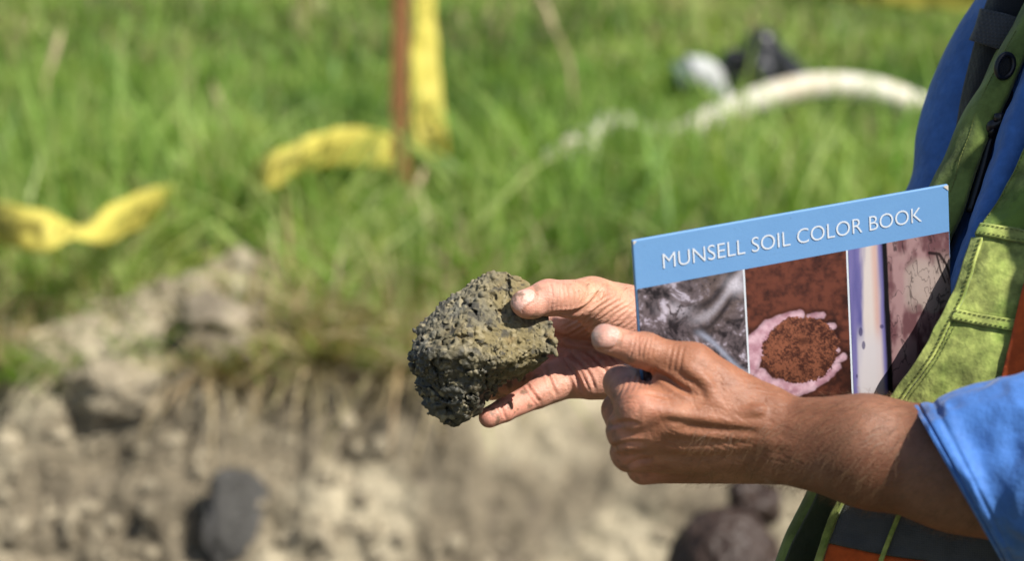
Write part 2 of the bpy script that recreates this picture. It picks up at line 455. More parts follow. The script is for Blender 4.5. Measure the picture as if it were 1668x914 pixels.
# ------------------------------------------------------------------ loose clods lying on the bank
def clod_mesh(r, seed, h, ang=.25):
    S = SDF((-r*1.5,)*3, (r*1.5,)*3, h)
    sl, X = S.sub((-r*1.5,)*3, (r*1.5,)*3, 0)
    g = np.stack(np.broadcast_arrays(*X), -1)
    rr = np.random.default_rng(seed)
    d = np.full(g.shape[:-1], -9., np.float32)
    for _ in range(11):
        n = rr.normal(size=3); n /= np.linalg.norm(n); d = np.maximum(d, g@n.astype(np.float32)-r*rr.uniform(.62, 1.0))
    d = np.maximum(d, np.sqrt((g**2).sum(-1))-r*1.12)
    d += (fbm(g, 2.2/r, 4, seed)-.5)*r*.55 + (worley(g, 3.2/r, seed)-.5)*r*.22
    S.F[:] = d
    return S.mesh(1)
def rest_on_bank(px, py):               # where the pixel's ray meets the bank, found in the ground mesh
    o = np.array([0, 0, CAM_H]); d = P(px, py, 1.0)-o
    A = GV.reshape(-1, 3)-o; t = A@d/(d@d); e = np.linalg.norm(A-t[:, None]*d, axis=1)
    k = np.where(t > 0)[0]; ok = k[e[k] < .02]
    if len(ok): i = ok[np.argmin(t[ok])]
    else: i = k[np.argmin(e[k]/t[k])]
    return GV.reshape(-1, 3)[i]
def soil_clod(px, py, r, seed, label, colr, sq=(1, 1, 1), lift=.35, name='soil_lump', push=.25):
    V, Q = clod_mesh(r, seed, r/11)
    b = rest_on_bank(px, py)
    n1 = fbm(V, 1.5/r, 3, 5)
    c = mixc(np.array(colr)*.72, np.array(colr)*1.12, sstep(.35, .65, n1))
    a = seed*1.7; R = np.array([[math.cos(a), -math.sin(a), 0], [math.sin(a), math.cos(a), 0], [0, 0, 1]])
    o = mk(name, (V*np.array(sq))@R.T+b+np.array([0, -push*r, lift*r]), Q, M['soil'], col=c)
    return tag(o, label, 'soil lump', 'lumps of soil on the bank')
pale = (.52, .45, .33)
soil_clod(186, 618, .085, 2, 'pale pointed soil lump peaking at the left edge of the grass', pale, (1.05, .7, .85), -.1)
soil_clod(362, 556, .095, 5, 'big rounded soil lump set back in the grass', (.43, .37, .28), (1.15, .8, .85), .15)
soil_clod(420, 505, .030, 11, 'small grey lump on top of the big rounded lump', (.46, .43, .38))
soil_clod(366, 862, .105, 17, 'dark wet grey clay lump near the bottom of the bank', (.135, .133, .13), (.66, .15, .95), -.02, push=.03)

def crumbs(n):
    r = np.random.default_rng(8); G = GV; R, C = G.shape[:2]
    rows = np.where((GR[:, 0] > 3.86) & (GR[:, 0] < 4.45))[0]; cols = np.where(np.abs(GX) < 2.4)[0]
    i = r.choice(rows, n*2); j = r.choice(cols, n*2); p = G[i, j]; k = vnoise(p, 3.5, 5)+r.normal(0, .08, n*2); p = p[np.argsort(-k)[:n]]
    ph = (1+5**.5)/2
    ico = np.array([(-1, ph, 0), (1, ph, 0), (-1, -ph, 0), (1, -ph, 0), (0, -1, ph), (0, 1, ph), (0, -1, -ph), (0, 1, -ph), (ph, 0, -1), (ph, 0, 1), (-ph, 0, -1), (-ph, 0, 1)])/1.9
    tri = np.array([(0, 11, 5), (0, 5, 1), (0, 1, 7), (0, 7, 10), (0, 10, 11), (1, 5, 9), (5, 11, 4), (11, 10, 2), (10, 7, 6), (7, 1, 8), (3, 9, 4), (3, 4, 2), (3, 2, 6), (3, 6, 8), (3, 8, 9), (4, 9, 5), (2, 4, 11), (6, 2, 10), (8, 6, 7), (9, 8, 1)])
    s = .003+.019*r.random(n)**3.2
    V = p[:, None]+(ico[None]*r.uniform(.6, 1.25, (n, 12, 1))*r.uniform(.7, 1.3, (n, 1, 3)))*s[:, None, None]
    c = np.array([.54, .47, .345])*r.uniform(.55, 1.15, (n, 1))
    o = mk('soil_crumbs', V.reshape(-1, 3), (tri[None]+(np.arange(n)*12)[:, None, None]).reshape(-1, 3), M['soil'], smooth=False, col=np.repeat(c, 12, 0), org=(0, 4, 0))
    tag(o, 'loose pale crumbs of dug soil scattered over the bank', 'soil', None, 'stuff')
crumbs(9000)

# ------------------------------------------------------------------ grass
def blades(n, ylo, yhi, xr, hlo, hhi, wlo, whi, seed, pal, lean=.5, droop=None, root=None):
    r = np.random.default_rng(seed)
    x = r.uniform(-xr, xr, n); u = r.random(n); y = ylo+(yhi-ylo)*u
    if root is not None: x, y = root(r, n)
    ok = y > edge_y(x)+.02+.10*r.random(n)*(r.random(n) < .7)
    ok &= mound_z(x, y) < .045
    if droop is None: x, y = x[ok], y[ok]
    n = len(x)
    p = np.stack([x, y, np.zeros(n)], -1)
    cl = fbm(p, 2.6, 3, seed); cl2 = fbm(p, 9, 2, seed+5)
    H = (hlo+(hhi-hlo)*r.random(n)**1.4)*(.55+.9*cl2)*(1-.50*sstep(5.0, 5.9, y))*(1-.60*((np.abs(x+.225) < .13) & (y > 4.55) & (y < 5.45))); W = r.uniform(wlo, whi, n)
    z = ground_z(x, y)
    a = r.uniform(0, 2*np.pi, n); dirx, diry = np.cos(a), np.sin(a)
    if droop is not None: dirx = r.normal(0, .45, n); diry = -np.abs(r.normal(1, .3, n)); L = np.hypot(dirx, diry); dirx /= L; diry /= L
    ln = np.abs(r.normal(0, lean, n))+.08
    f = r.uniform(0, 2*np.pi, n); sx, sy = np.cos(f), np.sin(f)
    dro = None if droop is None else droop*r.uniform(.2, 1.5, n)
    rows = []
    ts = [0, .38, .72, 1.0]
    for i, t in enumerate(ts):
        if droop is None:
            hz = H*t*(1-.32*np.minimum(ln, 1.6)*t); hx = H*ln*t*t*.85
        else:
            hz = H*(.75*t-dro*t*t); hx = H*t*.9
        c = np.stack([x+dirx*hx, y+diry*hx, z+hz-.005], -1)
        w = W*(1, .9, .6, .0)[i]
        s = np.stack([sx*w, sy*w, np.zeros(n)], -1)
        rows += [c-s, c+s] if i < 3 else [c]
    V = np.stack(rows, 1).reshape(-1, 3); b = (np.arange(n)*7)[:, None]
    Q = np.concatenate([b+[0, 1, 3, 2], b+[2, 3, 5, 4]]); Tt = b+[4, 5, 6]
    pal = np.array(pal); k = np.clip((cl-.5)*2.2+.5+r.normal(0, .22, n), 0, .999)*(len(pal)-1)
    i = k.astype(int); c = pal[i]*(1-(k-i))[:, None]+pal[np.minimum(i+1, len(pal)-1)]*(k-i)[:, None]
    c = c*r.uniform(.75, 1.25, (n, 1))
    return V, [Q, Tt], np.repeat(c, 7, 0)
def grass_obj(name, sets, mat, label):
    V, F = join([(s[0], s[1]) for s in sets]); c = np.concatenate([s[2] for s in sets])
    qs = np.concatenate([f for f in F if f.shape[1] == 4]); ts = np.concatenate([f for f in F if f.shape[1] == 3])
    o = mk(name, V, [qs, ts], mat, col=c, org=(0, 5, 0)); return tag(o, label, 'grass', None, 'stuff')
GREEN = [(.075, .15, .035), (.16, .275, .055), (.25, .39, .08), (.33, .46, .11), (.43, .49, .18)]
DRY = [(.30, .25, .12), (.45, .37, .20), (.36, .25, .13), (.52, .44, .27)]
gs = [blades(52000, 4.25, 6.6, 2.6, .07, .30, .0022, .0055, 1, GREEN, .55),
      blades(46000, 6.4, 10.5, 3.4, .08, .24, .003, .007, 2, GREEN, .7),
      blades(5200, 4.3, 5.5, 2.4, .20, .46, .003, .0075, 5, GREEN[1:], .9),
      blades(2600, 4.35, 6.6, 2.4, .16, .36, .006, .012, 3, [(.10, .21, .03), (.16, .30, .045), (.22, .36, .07)], .8)]
grass_obj('grass', gs, M['grass'], 'long green meadow grass growing behind the pit edge')
def rim(r, n):
    x = r.uniform(-2.4, 2.4, n); return x, edge_y(x)+np.abs(r.normal(.02, .12, n))
def rim2(r, n):
    x = r.normal(-.22, .30, n); return x, edge_y(x)+np.abs(r.normal(0, .07, n))
ds = [blades(8000, 4.3, 10, 3, .14, .36, .0014, .0032, 11, DRY, .9),
      blades(1000, 0, 0, 0, .05, .20, .0015, .004, 12, DRY, .5, .55, rim),
      blades(260, 0, 0, 0, .08, .30, .0018, .005, 13, DRY, .5, .7, rim2),
      blades(3800, 0, 0, 0, .10, .30, .002, .005, 14, DRY, 1.2, None, rim)]
grass_obj('dry_grass', ds, M['straw'], 'dry straw coloured grass hanging over the pit edge')
TUFT = np.random.default_rng(77); TX = TUFT.uniform(-.62, .10, 16); TYO = TUFT.uniform(-.03, .16, 16)
def tuft(r, n):
    k = r.integers(0, 16, n); x = TX[k]+r.normal(0, .018, n); return x, edge_y(TX[k])+TYO[k]+r.normal(0, .018, n)
STRAW = [(.26, .30, .08), (.46, .38, .20), (.55, .46, .28), (.40, .28, .15)]
grass_obj('straw_tufts', [blades(280, 0, 0, 0, .14, .36, .002, .0045, 51, STRAW, 1.3, .25, tuft), blades(170, 0, 0, 0, .14, .36, .002, .005, 52, STRAW, .5, .75, tuft), blades(500, 0, 0, 0, .14, .36, .002, .005, 53, STRAW, 1.4, None, tuft)], M['straw'], 'tangled straw tufts hanging over the bank left of the held clod')
gs2 = [blades(2600, 0, 0, 0, .10, .28, .003, .007, 15, GREEN[1:], .6, .35, rim)]
grass_obj('edge_grass', gs2, M['grass'], 'green grass blades leaning out over the pit edge')

def stalk(px, py0, py1, bend, r, label, seed):
    b = GP(px, py0); d = w2c(b)[2]
    top = P(px+bend, py1, d+.02)
    m = (b+top)/2+np.array([bend/FPX*d*-.25, 0, .02])
    t = empty('dry_stalk', b)
    V, F = tube([b, m, top], [r, r*.8, r*.5], 6, 12); c = np.tile([.42, .34, .18], (len(V), 1))
    mk('stem', V, F, M['straw'], t, col=c)
    dr = (top-m)/np.linalg.norm(top-m)
    V, F = tube([top-dr*.03, top+dr*.02, top+dr*.06, top+dr*.10], [.002, .009, .008, .001], 7, 14)
    V = V+(np.random.default_rng(seed).random(V.shape)-.5)*.006
    mk('seed_head', V, F, M['straw'], t, col=np.tile([.50, .40, .24], (len(V), 1)))
    tag(t, label, 'dry grass', 'tall dry stalks in the grass')
stalk(935, 190, 40, -35, .007, 'tall bent straw stalk in the grass right of the stake', 1)
stalk(372, 270, 190, -10, .006, 'straw stalk standing above the middle yellow tape', 2)
stalk(72, 190, 100, 12, .006, 'pale stalk in the upper left corner of the grass', 3)
stalk(655, 400, 330, 12, .007, 'short pale stalk below the foot of the stake', 4)
stalk(380, 400, 330, 5, .006, 'dry stalk between the two yellow tapes', 6)

# ------------------------------------------------------------------ stake, barrier tape
M['stake'] = m_plain('weathered_stake', (.26, .115, .045), .8, .45, 14, .6, 120)
def m_tape():
    t = NT('yellow_tape')
    uv = t.attr('along').outputs['Fac']; ac = t.attr('across').outputs['Fac']
    v = t.n('CombineXYZ', {0: uv, 1: ac}).outputs[0]
    w = t.n('TexNoise', {'Vector': t.n('Mapping', {'Vector': v, 'Scale': (48, 1.5, 1), 'Rotation': (0, 0, .012)}).outputs[0], 'Scale': 1.0, 'Detail': 1}).outputs['Fac']
    band = t.n('Math', {0: ac, 1: .5}, operation='SUBTRACT').outputs[0]
    band = t.n('Math', {0: band}, operation='ABSOLUTE').outputs[0]
    inb = t.n('Math', {0: band, 1: .22}, operation='LESS_THAN').outputs[0]
    gap = t.n('Math', {0: t.n('Math', {0: uv, 1: .42}, operation='MODULO').outputs[0], 1: .25}, operation='LESS_THAN').outputs[0]
    on = t.n('Math', {0: w, 1: .52}, operation='GREATER_THAN').outputs[0]
    f = t.n('Math', {0: t.n('Math', {0: inb, 1: on}, operation='MULTIPLY').outputs[0], 1: gap}, operation='MULTIPLY').outputs[0]
    t.P(Base_Color=t.mix((.62, .54, .11), (.24, .21, .04), f), Roughness=.6, Specular_IOR_Level=.25)
    tr = t.n('BsdfTranslucent', {'Color': (.7, .62, .08, 1)})
    mx = t.n('MixShader', {0: .22, 1: t.b.outputs[0], 2: tr.outputs[0]})
    t.t.links.new(mx.outputs[0], t.t.nodes['Material Output'].inputs[0]); return t.m
M['tape'] = m_tape()
sb = GP(657, 330)
def stake():
    t = empty('wooden_stake', sb)
    hh = .95; rows = 26; V = []
    for i in range(rows):
        z = -.25+(hh+.25)*i/(rows-1); tw = .012*math.sin(i*.5)
        k = 1 if i > 4 else .25+.15*i
        k *= 1+.05*math.sin(i*2.1)
        for a, b in ((-1, -1), (1, -1), (1, 1), (-1, 1)):
            V.append((a*.0155*k+b*.0155*k*.25+tw*.3-.004*i/rows, b*.012*k, z))
    V = np.array(V)+sb; Q = gridf(rows, 4, True); Q = np.concatenate([Q, [[0, 3, 2, 1], [(rows-1)*4, (rows-1)*4+1, (rows-1)*4+2, (rows-1)*4+3]]])
    bevel(mk('post', V, Q, M['stake'], t, smooth=False), .002, 1)
    V, F = tube(sb+np.array([[.022*math.cos(a)+.0, .019*math.sin(a), .72+.006*math.sin(3*a)] for a in np.linspace(0, 6.1, 24)]), .006, 6)
    mk('tied_tape', V, F, M['tape'], t, att={'along': np.zeros(len(V)), 'across': np.zeros(len(V))})
    tag(t, 'brown wooden stake standing upright in the grass', 'stake')
stake()
def ribbon(name, path, wdir, wid, label, dense=90, curl=.0, seed=0):
    path = catmull(np.asarray(path, float), dense); wd = catmull(np.asarray(wdir, float), dense)
    wd /= np.linalg.norm(wd, axis=1)[:, None]
    T = np.gradient(path, axis=0); T /= np.linalg.norm(T, axis=1)[:, None]; N = np.cross(T, wd)
    n = 9; e = np.linspace(-.5, .5, n); L = np.concatenate([[0], np.cumsum(np.linalg.norm(np.diff(path, axis=0), axis=1))])
    V = path[:, None]+wd[:, None]*(e*wid)[None, :, None]+N[:, None]*(curl*(4*e*e)[None, :]*(.6+.8*vnoise(np.stack([L*9, L*0, L*0], -1), 1, seed))[:, None])[..., None]
    V = V+N[:, None]*((vnoise(V, 28, seed)-.5)*.016)[..., None]
    o = mk(name, V, gridf(dense, n), M['tape'], att={'along': np.repeat(L, n), 'across': np.tile(np.linspace(0, 1, n), dense)})
    solid(o, .0006); return tag(o, label, 'barrier tape', 'pieces of yellow barrier tape')
ds_ = w2c(sb)[2]
ribbon('barrier_tape', [P(690, -120, ds_), P(688, -40, ds_-.03), P(689, 60, ds_-.03), P(693, 140, ds_-.03), P(699, 200, ds_-.03), P(704, 235, ds_-.04), P(706, 256, ds_-.03)],
       [(.55, .85, 0), (.6, .8, 0), (.7, .7, 0), (.85, .5, 0), (1, .2, .05), (1, .1, .1), (1, 0, .1)], .072, 'yellow barrier tape hanging down beside the wooden stake', 70, .006, 1)
def lay(px, py, z): return GP(px, py, z)
ribbon('barrier_tape', [lay(640, 248, .14), lay(600, 240, .18), lay(560, 240, .25), lay(510, 252, .27), lay(462, 270, .26), lay(418, 290, .22), lay(380, 330, .04)],
       [(0, .5, .8), (0, .3, .9), (.2, .3, 1), (.35, .3, 1), (.3, .4, 1), (.2, .3, 1), (0, .2, 1)], .085, 'yellow tape lying in the grass left of the stake', 80, .006, 5)
ribbon('barrier_tape', [lay(285, 325, .10), lay(240, 342, .23), lay(185, 364, .26), lay(125, 374, .27), lay(60, 376, .28), lay(0, 364, .28), lay(-60, 350, .22), lay(-130, 340, .05)],
       [(.2, .4, 1), (.2, .3, 1), (0, .5, .8), (0, .95, .05), (0, .45, 1), (0, .3, 1), (0, .3, 1), (0, 0, 1)], .078, 'twisted yellow tape across the grass at the left edge', 90, .006, 9)
far = [P(1330, -34, 6.6), P(1420, -17, 6.6), P(1520, -9, 6.6), P(1600, -9, 6.6), P(1700, -12, 6.6), P(1850, -20, 6.7)]
ribbon('barrier_tape', far, [(0, -.3, 1)]*6, .085, 'yellow tape along the top right edge above the hose', 60, .004, 13)

# ------------------------------------------------------------------ hose and pump fitting
def m_hose():
    t = NT('cream_hose')
    rust = t.ramp(t.noise(7, 4, .6), [(.52, g3(0)), (.72, g3(1))])
    t.P(Base_Color=t.mix((.68, .64, .52), (.48, .36, .20), rust), Roughness=.45, Specular_IOR_Level=.4)
    return t.m
M['hose'] = m_hose()
hd = 6.05
hp = [GP(872, 285, .07), GP(905, 262, .13), GP(955, 228, .15), GP(1000, 203, .07), GP(1050, 222, .0), P(1110, 222, hd), P(1170, 190, hd+.02), P(1250, 158, hd+.03), P(1330, 141, hd+.05), P(1420, 147, hd+.05), P(1500, 177, hd+.04), P(1570, 228, hd), P(1640, 300, hd-.1), GP(1720, 330, .03), GP(1850, 330, .03)]
hr = [.030, .031, .032, .033, .034] + [.035]*10
ho = empty('hose', hp[0])
Vh, Fh = tube(hp, hr, 16, 160); mk('tube_wall', Vh, Fh, M['hose'], ho)
q = catmull(np.array(hp), 160)
parts = []
for i in range(50, 135, 3):
    t_ = q[i+1]-q[i-1]; t_ /= np.linalg.norm(t_); parts.append(tube([q[i]-t_*.006, q[i], q[i]+t_*.006], [.0350, .0357, .0350], 16, caps=False))
V, F = join(parts); F = [np.concatenate(F)]; tag(mk('rib', V, F, M['hose'], ho), kind='stuff')
tag(ho, 'cream coloured thick hose arching over the grass beside the blue jacket', 'hose')
M['alu'] = m_plain('grey_metal', (.42, .43, .42), .6, .3, 25)
M['teal'] = m_plain('teal_rubber', (.06, .10, .09), .6, .2, 25)
def fitting():
    dd = 6.45; b = GP(1200, 195)
    t = empty('pump_fitting', b)
    V, F = tube([P(1100, 128, dd), P(1112, 124, dd)], [.045, .045], 16); bevel(mk('end_cap', V, F, M['teal'], t), .006)
    V, F = tube([P(1112, 124, dd), P(1132, 117, dd), P(1152, 122, dd), P(1165, 142, dd), P(1178, 170, dd), P(1190, 200, dd)], [.030, .042, .040, .034, .032, .034], 16, 40); mk('elbow', V, F, M['alu'], t)
    V, F = tube([P(1126, 119, dd), P(1134, 116, dd)], [.050, .050], 16); bevel(mk('collar', V, F, M['alu'], t), .005)
    V, F = tube([P(1192, 190, dd), P(1190, 150, dd), P(1186, 105, dd), P(1196, 92, dd), P(1215, 98, dd), P(1232, 108, dd)], [.012, .016, .022, .024, .020, .018], 12, 40); mk('handle', V, F, M['blackplastic'], t)
    S = SDF(np.array([-.16, -.14, -.2]), np.array([.2, .14, .2]), .005)
    S.cone((-.02, 0, -.02), (-.01, 0, .07), .060, .045, .02); S.cone((.0, 0, .03), (.085, .02, -.03), .055, .040, .02)
    S.cone((.06, 0, -.03), (.07, .01, -.16), .040, .032, .02); S.cone((-.02, -.06, .02), (-.02, .06, .02), .03, .03, .01)
    V, Q = S.mesh(1); mk('body', V+P(1245, 112, dd), Q, M['blackplastic'], t)
    V, F = tube([P(1243, 112, dd-.06), P(1243, 112, dd-.085)], [.026, .022], 14); bevel(mk('knob', V, F, m_plain('grey_knob', (.12, .12, .14), .5), t), .004)
    for k in (1268, 1292):
        V, F = tube([P(k, 150, dd-.01), P(k+4, 205, dd-.06)], [.017, .014], 8); mk('leg', V, F, M['blackplastic'], t)
    tag(t, 'black pump fitting with grey metal elbow behind the hose', 'pump')
fitting()
# ==PART3==
# ------------------------------------------------------------------ the held clod of soil
def frame(a, n):                        # orthonormal frame: along a, normal near n
    a = np.asarray(a, float); a /= np.linalg.norm(a); n = np.asarray(n, float); n = n-a*(a@n); n /= np.linalg.norm(n)
    return a, np.cross(n, a), n
def held_clod():
    c0 = cf(786, 566, 1.538); R = .060
    h = .00062
    S = SDF(c0-R, c0+R, h)
    sl, X = S.sub(c0-R, c0+R, 0)
    g = np.stack(np.broadcast_arrays(*X), -1).astype(np.float32)
    # silhouette of the clod in its own cross-section (seen face on), each side a plane through two outline points
    out = [(667, 585), (690, 522), (748, 488), (778, 460), (812, 446), (852, 458), (866, 490), (886, 516), (894, 560), (880, 590), (846, 634), (796, 668), (768, 686), (736, 686), (698, 658), (672, 622)]
    pts = np.array([cf(x, y, 1.538)[:2] for x, y in out])
    d = np.full(g.shape[:-1], -9., np.float32)
    # convex pieces of the outline, combined
    hull = [0, 1, 3, 4, 5, 7, 8, 9, 12, 13, 14, 15]
    for i, j in zip(hull, hull[1:]+hull[:1]):
        a, b = pts[i], pts[j]; t = b-a; n = np.array([-t[1], t[0]]); n /= np.linalg.norm(n)
        if n@((a+b)/2-c0[:2]) < 0: n = -n
        dz = 0.28
        nn = np.array([n[0], n[1], dz]); L = np.linalg.norm(nn)
        dd = ((g[..., 0]-a[0])*nn[0]+(g[..., 1]-a[1])*nn[1]+(g[..., 2]-c0[2]+.012)*nn[2])/L
        k = .003; hh = np.maximum(k-np.abs(d-dd), 0)/k; d = np.maximum(d, dd)+hh*hh*k*.25
    # faces towards the camera: (normal, point px,py,depth)
    for n, (x, y, w) in (((.22, .42, -.88), (800, 540, 1.500)), ((-.55, -.48, -.62), (708, 600, 1.505)), ((.34, -.70, -.45), (850, 640, 1.534)), ((-.55, .58, -.55), (715, 505, 1.522)), ((.05, .1, 1), (786, 566, 1.578)), ((-.1, -.62, -.75), (745, 658, 1.516))):
        n = np.array(n)/np.linalg.norm(n); p = cf(x, y, w)
        dd = (g@n.astype(np.float32))-np.float32(p@n); k = .0025
        hh = np.maximum(k-np.abs(d-dd), 0)/k; d = np.maximum(d, dd)+hh*hh*k*.25
    band = np.abs(d) < .011
    gb = g[band]; db = d[band]
    q = gb-c0.astype(np.float32)
    low = sstep(.010, -.020, q[:, 1]*.75+q[:, 0]*.5).astype(np.float32)       # rougher torn lower left
    wq = q+.003*np.stack([vnoise(q, 160, 1), vnoise(q, 160, 2), vnoise(q, 160, 3)], -1)
    db += (fbm(q, 34, 2, 2)-.5)*(.005+.007*low)+.0012
    pat = sstep(.44, .58, fbm(q, 52, 2, 91))                                   # crumbly patches between smeared ones
    db += (worley(wq, 110, 5)-.5)*(.0005+.0036*low)
    db += (worley(wq, 230, 8)-.5)*(.0004+.0009*pat+.0010*low)
    db += (worley(wq, 470, 18)-.5)*(.0006+.0008*pat)
    db += (fbm(q, 800, 2, 21)-.5)*(.0010+.0012*pat)
    db -= .0013*sstep(.52, .56, vnoise(wq, 62, 92))
    rid = np.abs(fbm(wq, 70, 2, 40)-.5)*2; db += np.maximum(.06-rid, 0)/.06*(.0014+.0022*low)
    sm = q@np.array([[.8, -.5, .3], [.5, .8, .2], [-.3, .1, .9]], np.float32); db += (vnoise(sm*np.array([.22, 1, 1], np.float32), 300, 71)-.5)*.0020*(1-pat)
    pit = vnoise(q, 330, 60); db += np.maximum(pit-.72, 0)*.020
    d[band] = db; S.F[:] = d
    # crumbs stuck to the face
    r = np.random.default_rng(5); A = np.argwhere(np.abs(S.F) < h*.6); A = A[r.permutation(len(A))[:1100]]
    for a in A:
        p = S.lo+a*h; rr = .0006+.0017*r.random()**3
        pn = vnoise(p[None], 60, 3)[0]
        if pn < .42: continue
        S.cone(p, p+r.normal(0, rr*.6, 3), rr, rr*.7, .0006)
    V, Q = S.mesh(0); V = lap(V, Q, .12)
    q = V-c0; N = vnormals(V, Q)
    olive = np.array([.192, .154, .070]); grey = np.array([.150, .145, .118]); dark = np.array([.045, .042, .035]); och = np.array([.24, .165, .07])
    n1 = fbm(q, 45, 4, 7); n2 = fbm(q, 180, 3, 9); n3 = vnoise(q, 520, 4)
    tl = sstep(.012, .05, -q[:, 0]*.75+q[:, 1]*.8)
    c = mixc(olive, grey, np.clip(sstep(.52, .68, n1)*.5+tl*.8, 0, 1))
    c = mixc(c, och, .55*sstep(.56, .75, fbm(q, 90, 3, 33)))
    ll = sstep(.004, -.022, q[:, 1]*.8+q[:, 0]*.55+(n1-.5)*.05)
    c = mixc(c, np.array([.045, .045, .037]), .9*ll)  # shade of the down-facing lower left painted into the colour
    c = mixc(c, dark, .85*sstep(.56, .74, n2)); c = mixc(c, dark, .7*sstep(.74, .88, n3)); c = mixc(c, np.array([.32, .27, .16]), .6*sstep(.60, .8, vnoise(q, 330, 14)))
    t = NT('moist_clay'); t.P(Base_Color=t.attr('Col').outputs['Color'], Specular_IOR_Level=.5,
        Roughness=t.n('MapRange', {0: t.attr('wet').outputs['Fac'], 3: .85, 4: .42}).outputs[0], Normal=t.bump(t.noise(1600, 3, .6), .5, .0008))
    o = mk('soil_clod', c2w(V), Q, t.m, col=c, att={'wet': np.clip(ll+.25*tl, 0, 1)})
    tag(o, 'rough olive grey clod of soil held between thumb and fingers', 'soil clod')
held_clod()

# ------------------------------------------------------------------ the book
B0 = cf(1030, 392, 1.395)
_x = cf(1545, 300, 1.459)-B0; BW = np.linalg.norm(_x); BX = _x/BW
_d = np.array([.082, -1, .30]); _d = _d-BX*(_d@BX); BD = _d/np.linalg.norm(_d)
BN = np.cross(BX, BD)
if BN[2] > 0: BN = -BN
BH = .126; BT = .011
BB = .0295
def bk(s, t, n=0.0):
    s, t, n = np.broadcast_arrays(np.asarray(s, float), np.asarray(t, float), np.asarray(n, float))
    return B0+BX*s[..., None]+BD*t[..., None]+BN*n[..., None]
def pbox(s0, s1, t0, t1, n0, n1):
    c = bk((s0+s1)/2, (t0+t1)/2, (n0+n1)/2)
    V, Q = boxm(c, BX*(s1-s0)/2, BD*(t1-t0)/2, BN*(n1-n0)/2); return c2w(V), Q
book = empty('color_chart_book', c2w(bk(BW/2, BH, -BT/2)))
tag(book, 'blue banded soil colour book with three photographs on its cover', 'book')
def m_print(name):
    t = NT(name); c = t.attr('Col').outputs['Color']
    t.P(Base_Color=c, Roughness=.42, Specular_IOR_Level=.35, Normal=t.bump(t.noise(60, 3), .05, .002)); return t.m
M['blue'] = (lambda t: (t.P(Base_Color=t.mix(t.mix((.142, .30, .54), (.12, .265, .50), t.noise(60, 5, .65)), (.09, .15, .26), t.ramp(t.noise(260, 3, .6), [(.68, g3(0)), (.80, g3(.6))])), Roughness=.42, Specular_IOR_Level=.35, Normal=t.bump(t.noise(500, 3), .08, .001)), t.m)[1])(NT('blue_cover'))
M['print'] = m_print('printed_photo')
M['board'] = m_plain('dark_board', (.03, .035, .05), .6)
M['paper'] = m_plain('page_edges', (.55, .50, .42), .9, .2, 400)
M['lettering'] = m_plain('white_print', (.58, .63, .68), .5, .12, 300)
fc = mk('front_cover', *pbox(0, BW, 0, BH, -.0026, 0), M['blue'], book, smooth=False); bevel(fc, .0009, 3)
mk('back_cover', *pbox(.0085, BW, .004, BH, -BT, -BT+.0024), M['board'], book, smooth=False)
mk('page_block', *pbox(.0065, BW-.004, .004, BH-.003, -BT+.0026, -.0028), M['paper'], book, smooth=False)

def paint1(px, py):                     # frosted grey soil
    p = np.stack([px, py, px*0], -1)/100.
    w = p+.35*np.stack([fbm(p, 2.2, 3, 1), fbm(p, 2.2, 3, 2), px*0], -1)
    n = .85*fbm(w, 5.5, 6, 3, .66)+.15*(1-worley(w, 16, 3)); n2 = fbm(w, 12, 4, 8, .65)
    c = mixc(lin(38, 33, 38), lin(112, 100, 104), sstep(.34, .56, n)); c = mixc(c, lin(205, 196, 212), .95*sstep(.54, .68, n)*sstep(.3, .55, n2))
    br = sstep(1110, 1160, px)*(1-sstep(520, 560, py+(px-1160)*.8))*.7
    c = mixc(c, lin(118, 102, 98), br*sstep(.35, .5, n2))
    dl = np.abs((py-530)+(px-1120)*.85-12*np.sin(px/18)); c = mixc(c, lin(190, 185, 195), .7*np.exp(-(dl/9)**2)*sstep(1110, 1150, px))
    c = mixc(c, lin(28, 24, 28), .8*np.exp(-(np.abs(dl-20)/8)**2)*sstep(1105, 1150, px))
    for k, (a, b) in enumerate(((560, 0), (585, 25))):
        dl = np.abs(py-b-a-(px-1140)*.45+16*np.sin((px-1100)/26.)); c = mixc(c, lin(178, 186, 208), .75*np.exp(-(dl/6)**2)*sstep(1125, 1150, px))
    c = mixc(c, lin(235, 230, 242), .8*np.exp(-(((px-1200)/16)**2+((py-465)/14)**2)))
    c = mixc(c, lin(225, 216, 228), .7*np.exp(-(((px-1100)/24)**2+((py-505)/12)**2))*sstep(.4, .5, n2))
    return c*(.75+.5*fbm(p, 40, 2, 5))[..., None]
def seg2(px, py, pts, r0, r1):
    d = np.full(px.shape, 1e9); pts = np.array(pts, float); k = len(pts)-1
    for i in range(k):
        a, b = pts[i], pts[i+1]; ba = b-a
        t = np.clip(((px-a[0])*ba[0]+(py-a[1])*ba[1])/(ba@ba), 0, 1)
        d = np.minimum(d, np.hypot(px-a[0]-t*ba[0], py-a[1]-t*ba[1])-(r0+(r1-r0)*(i+t)/k))
    return d
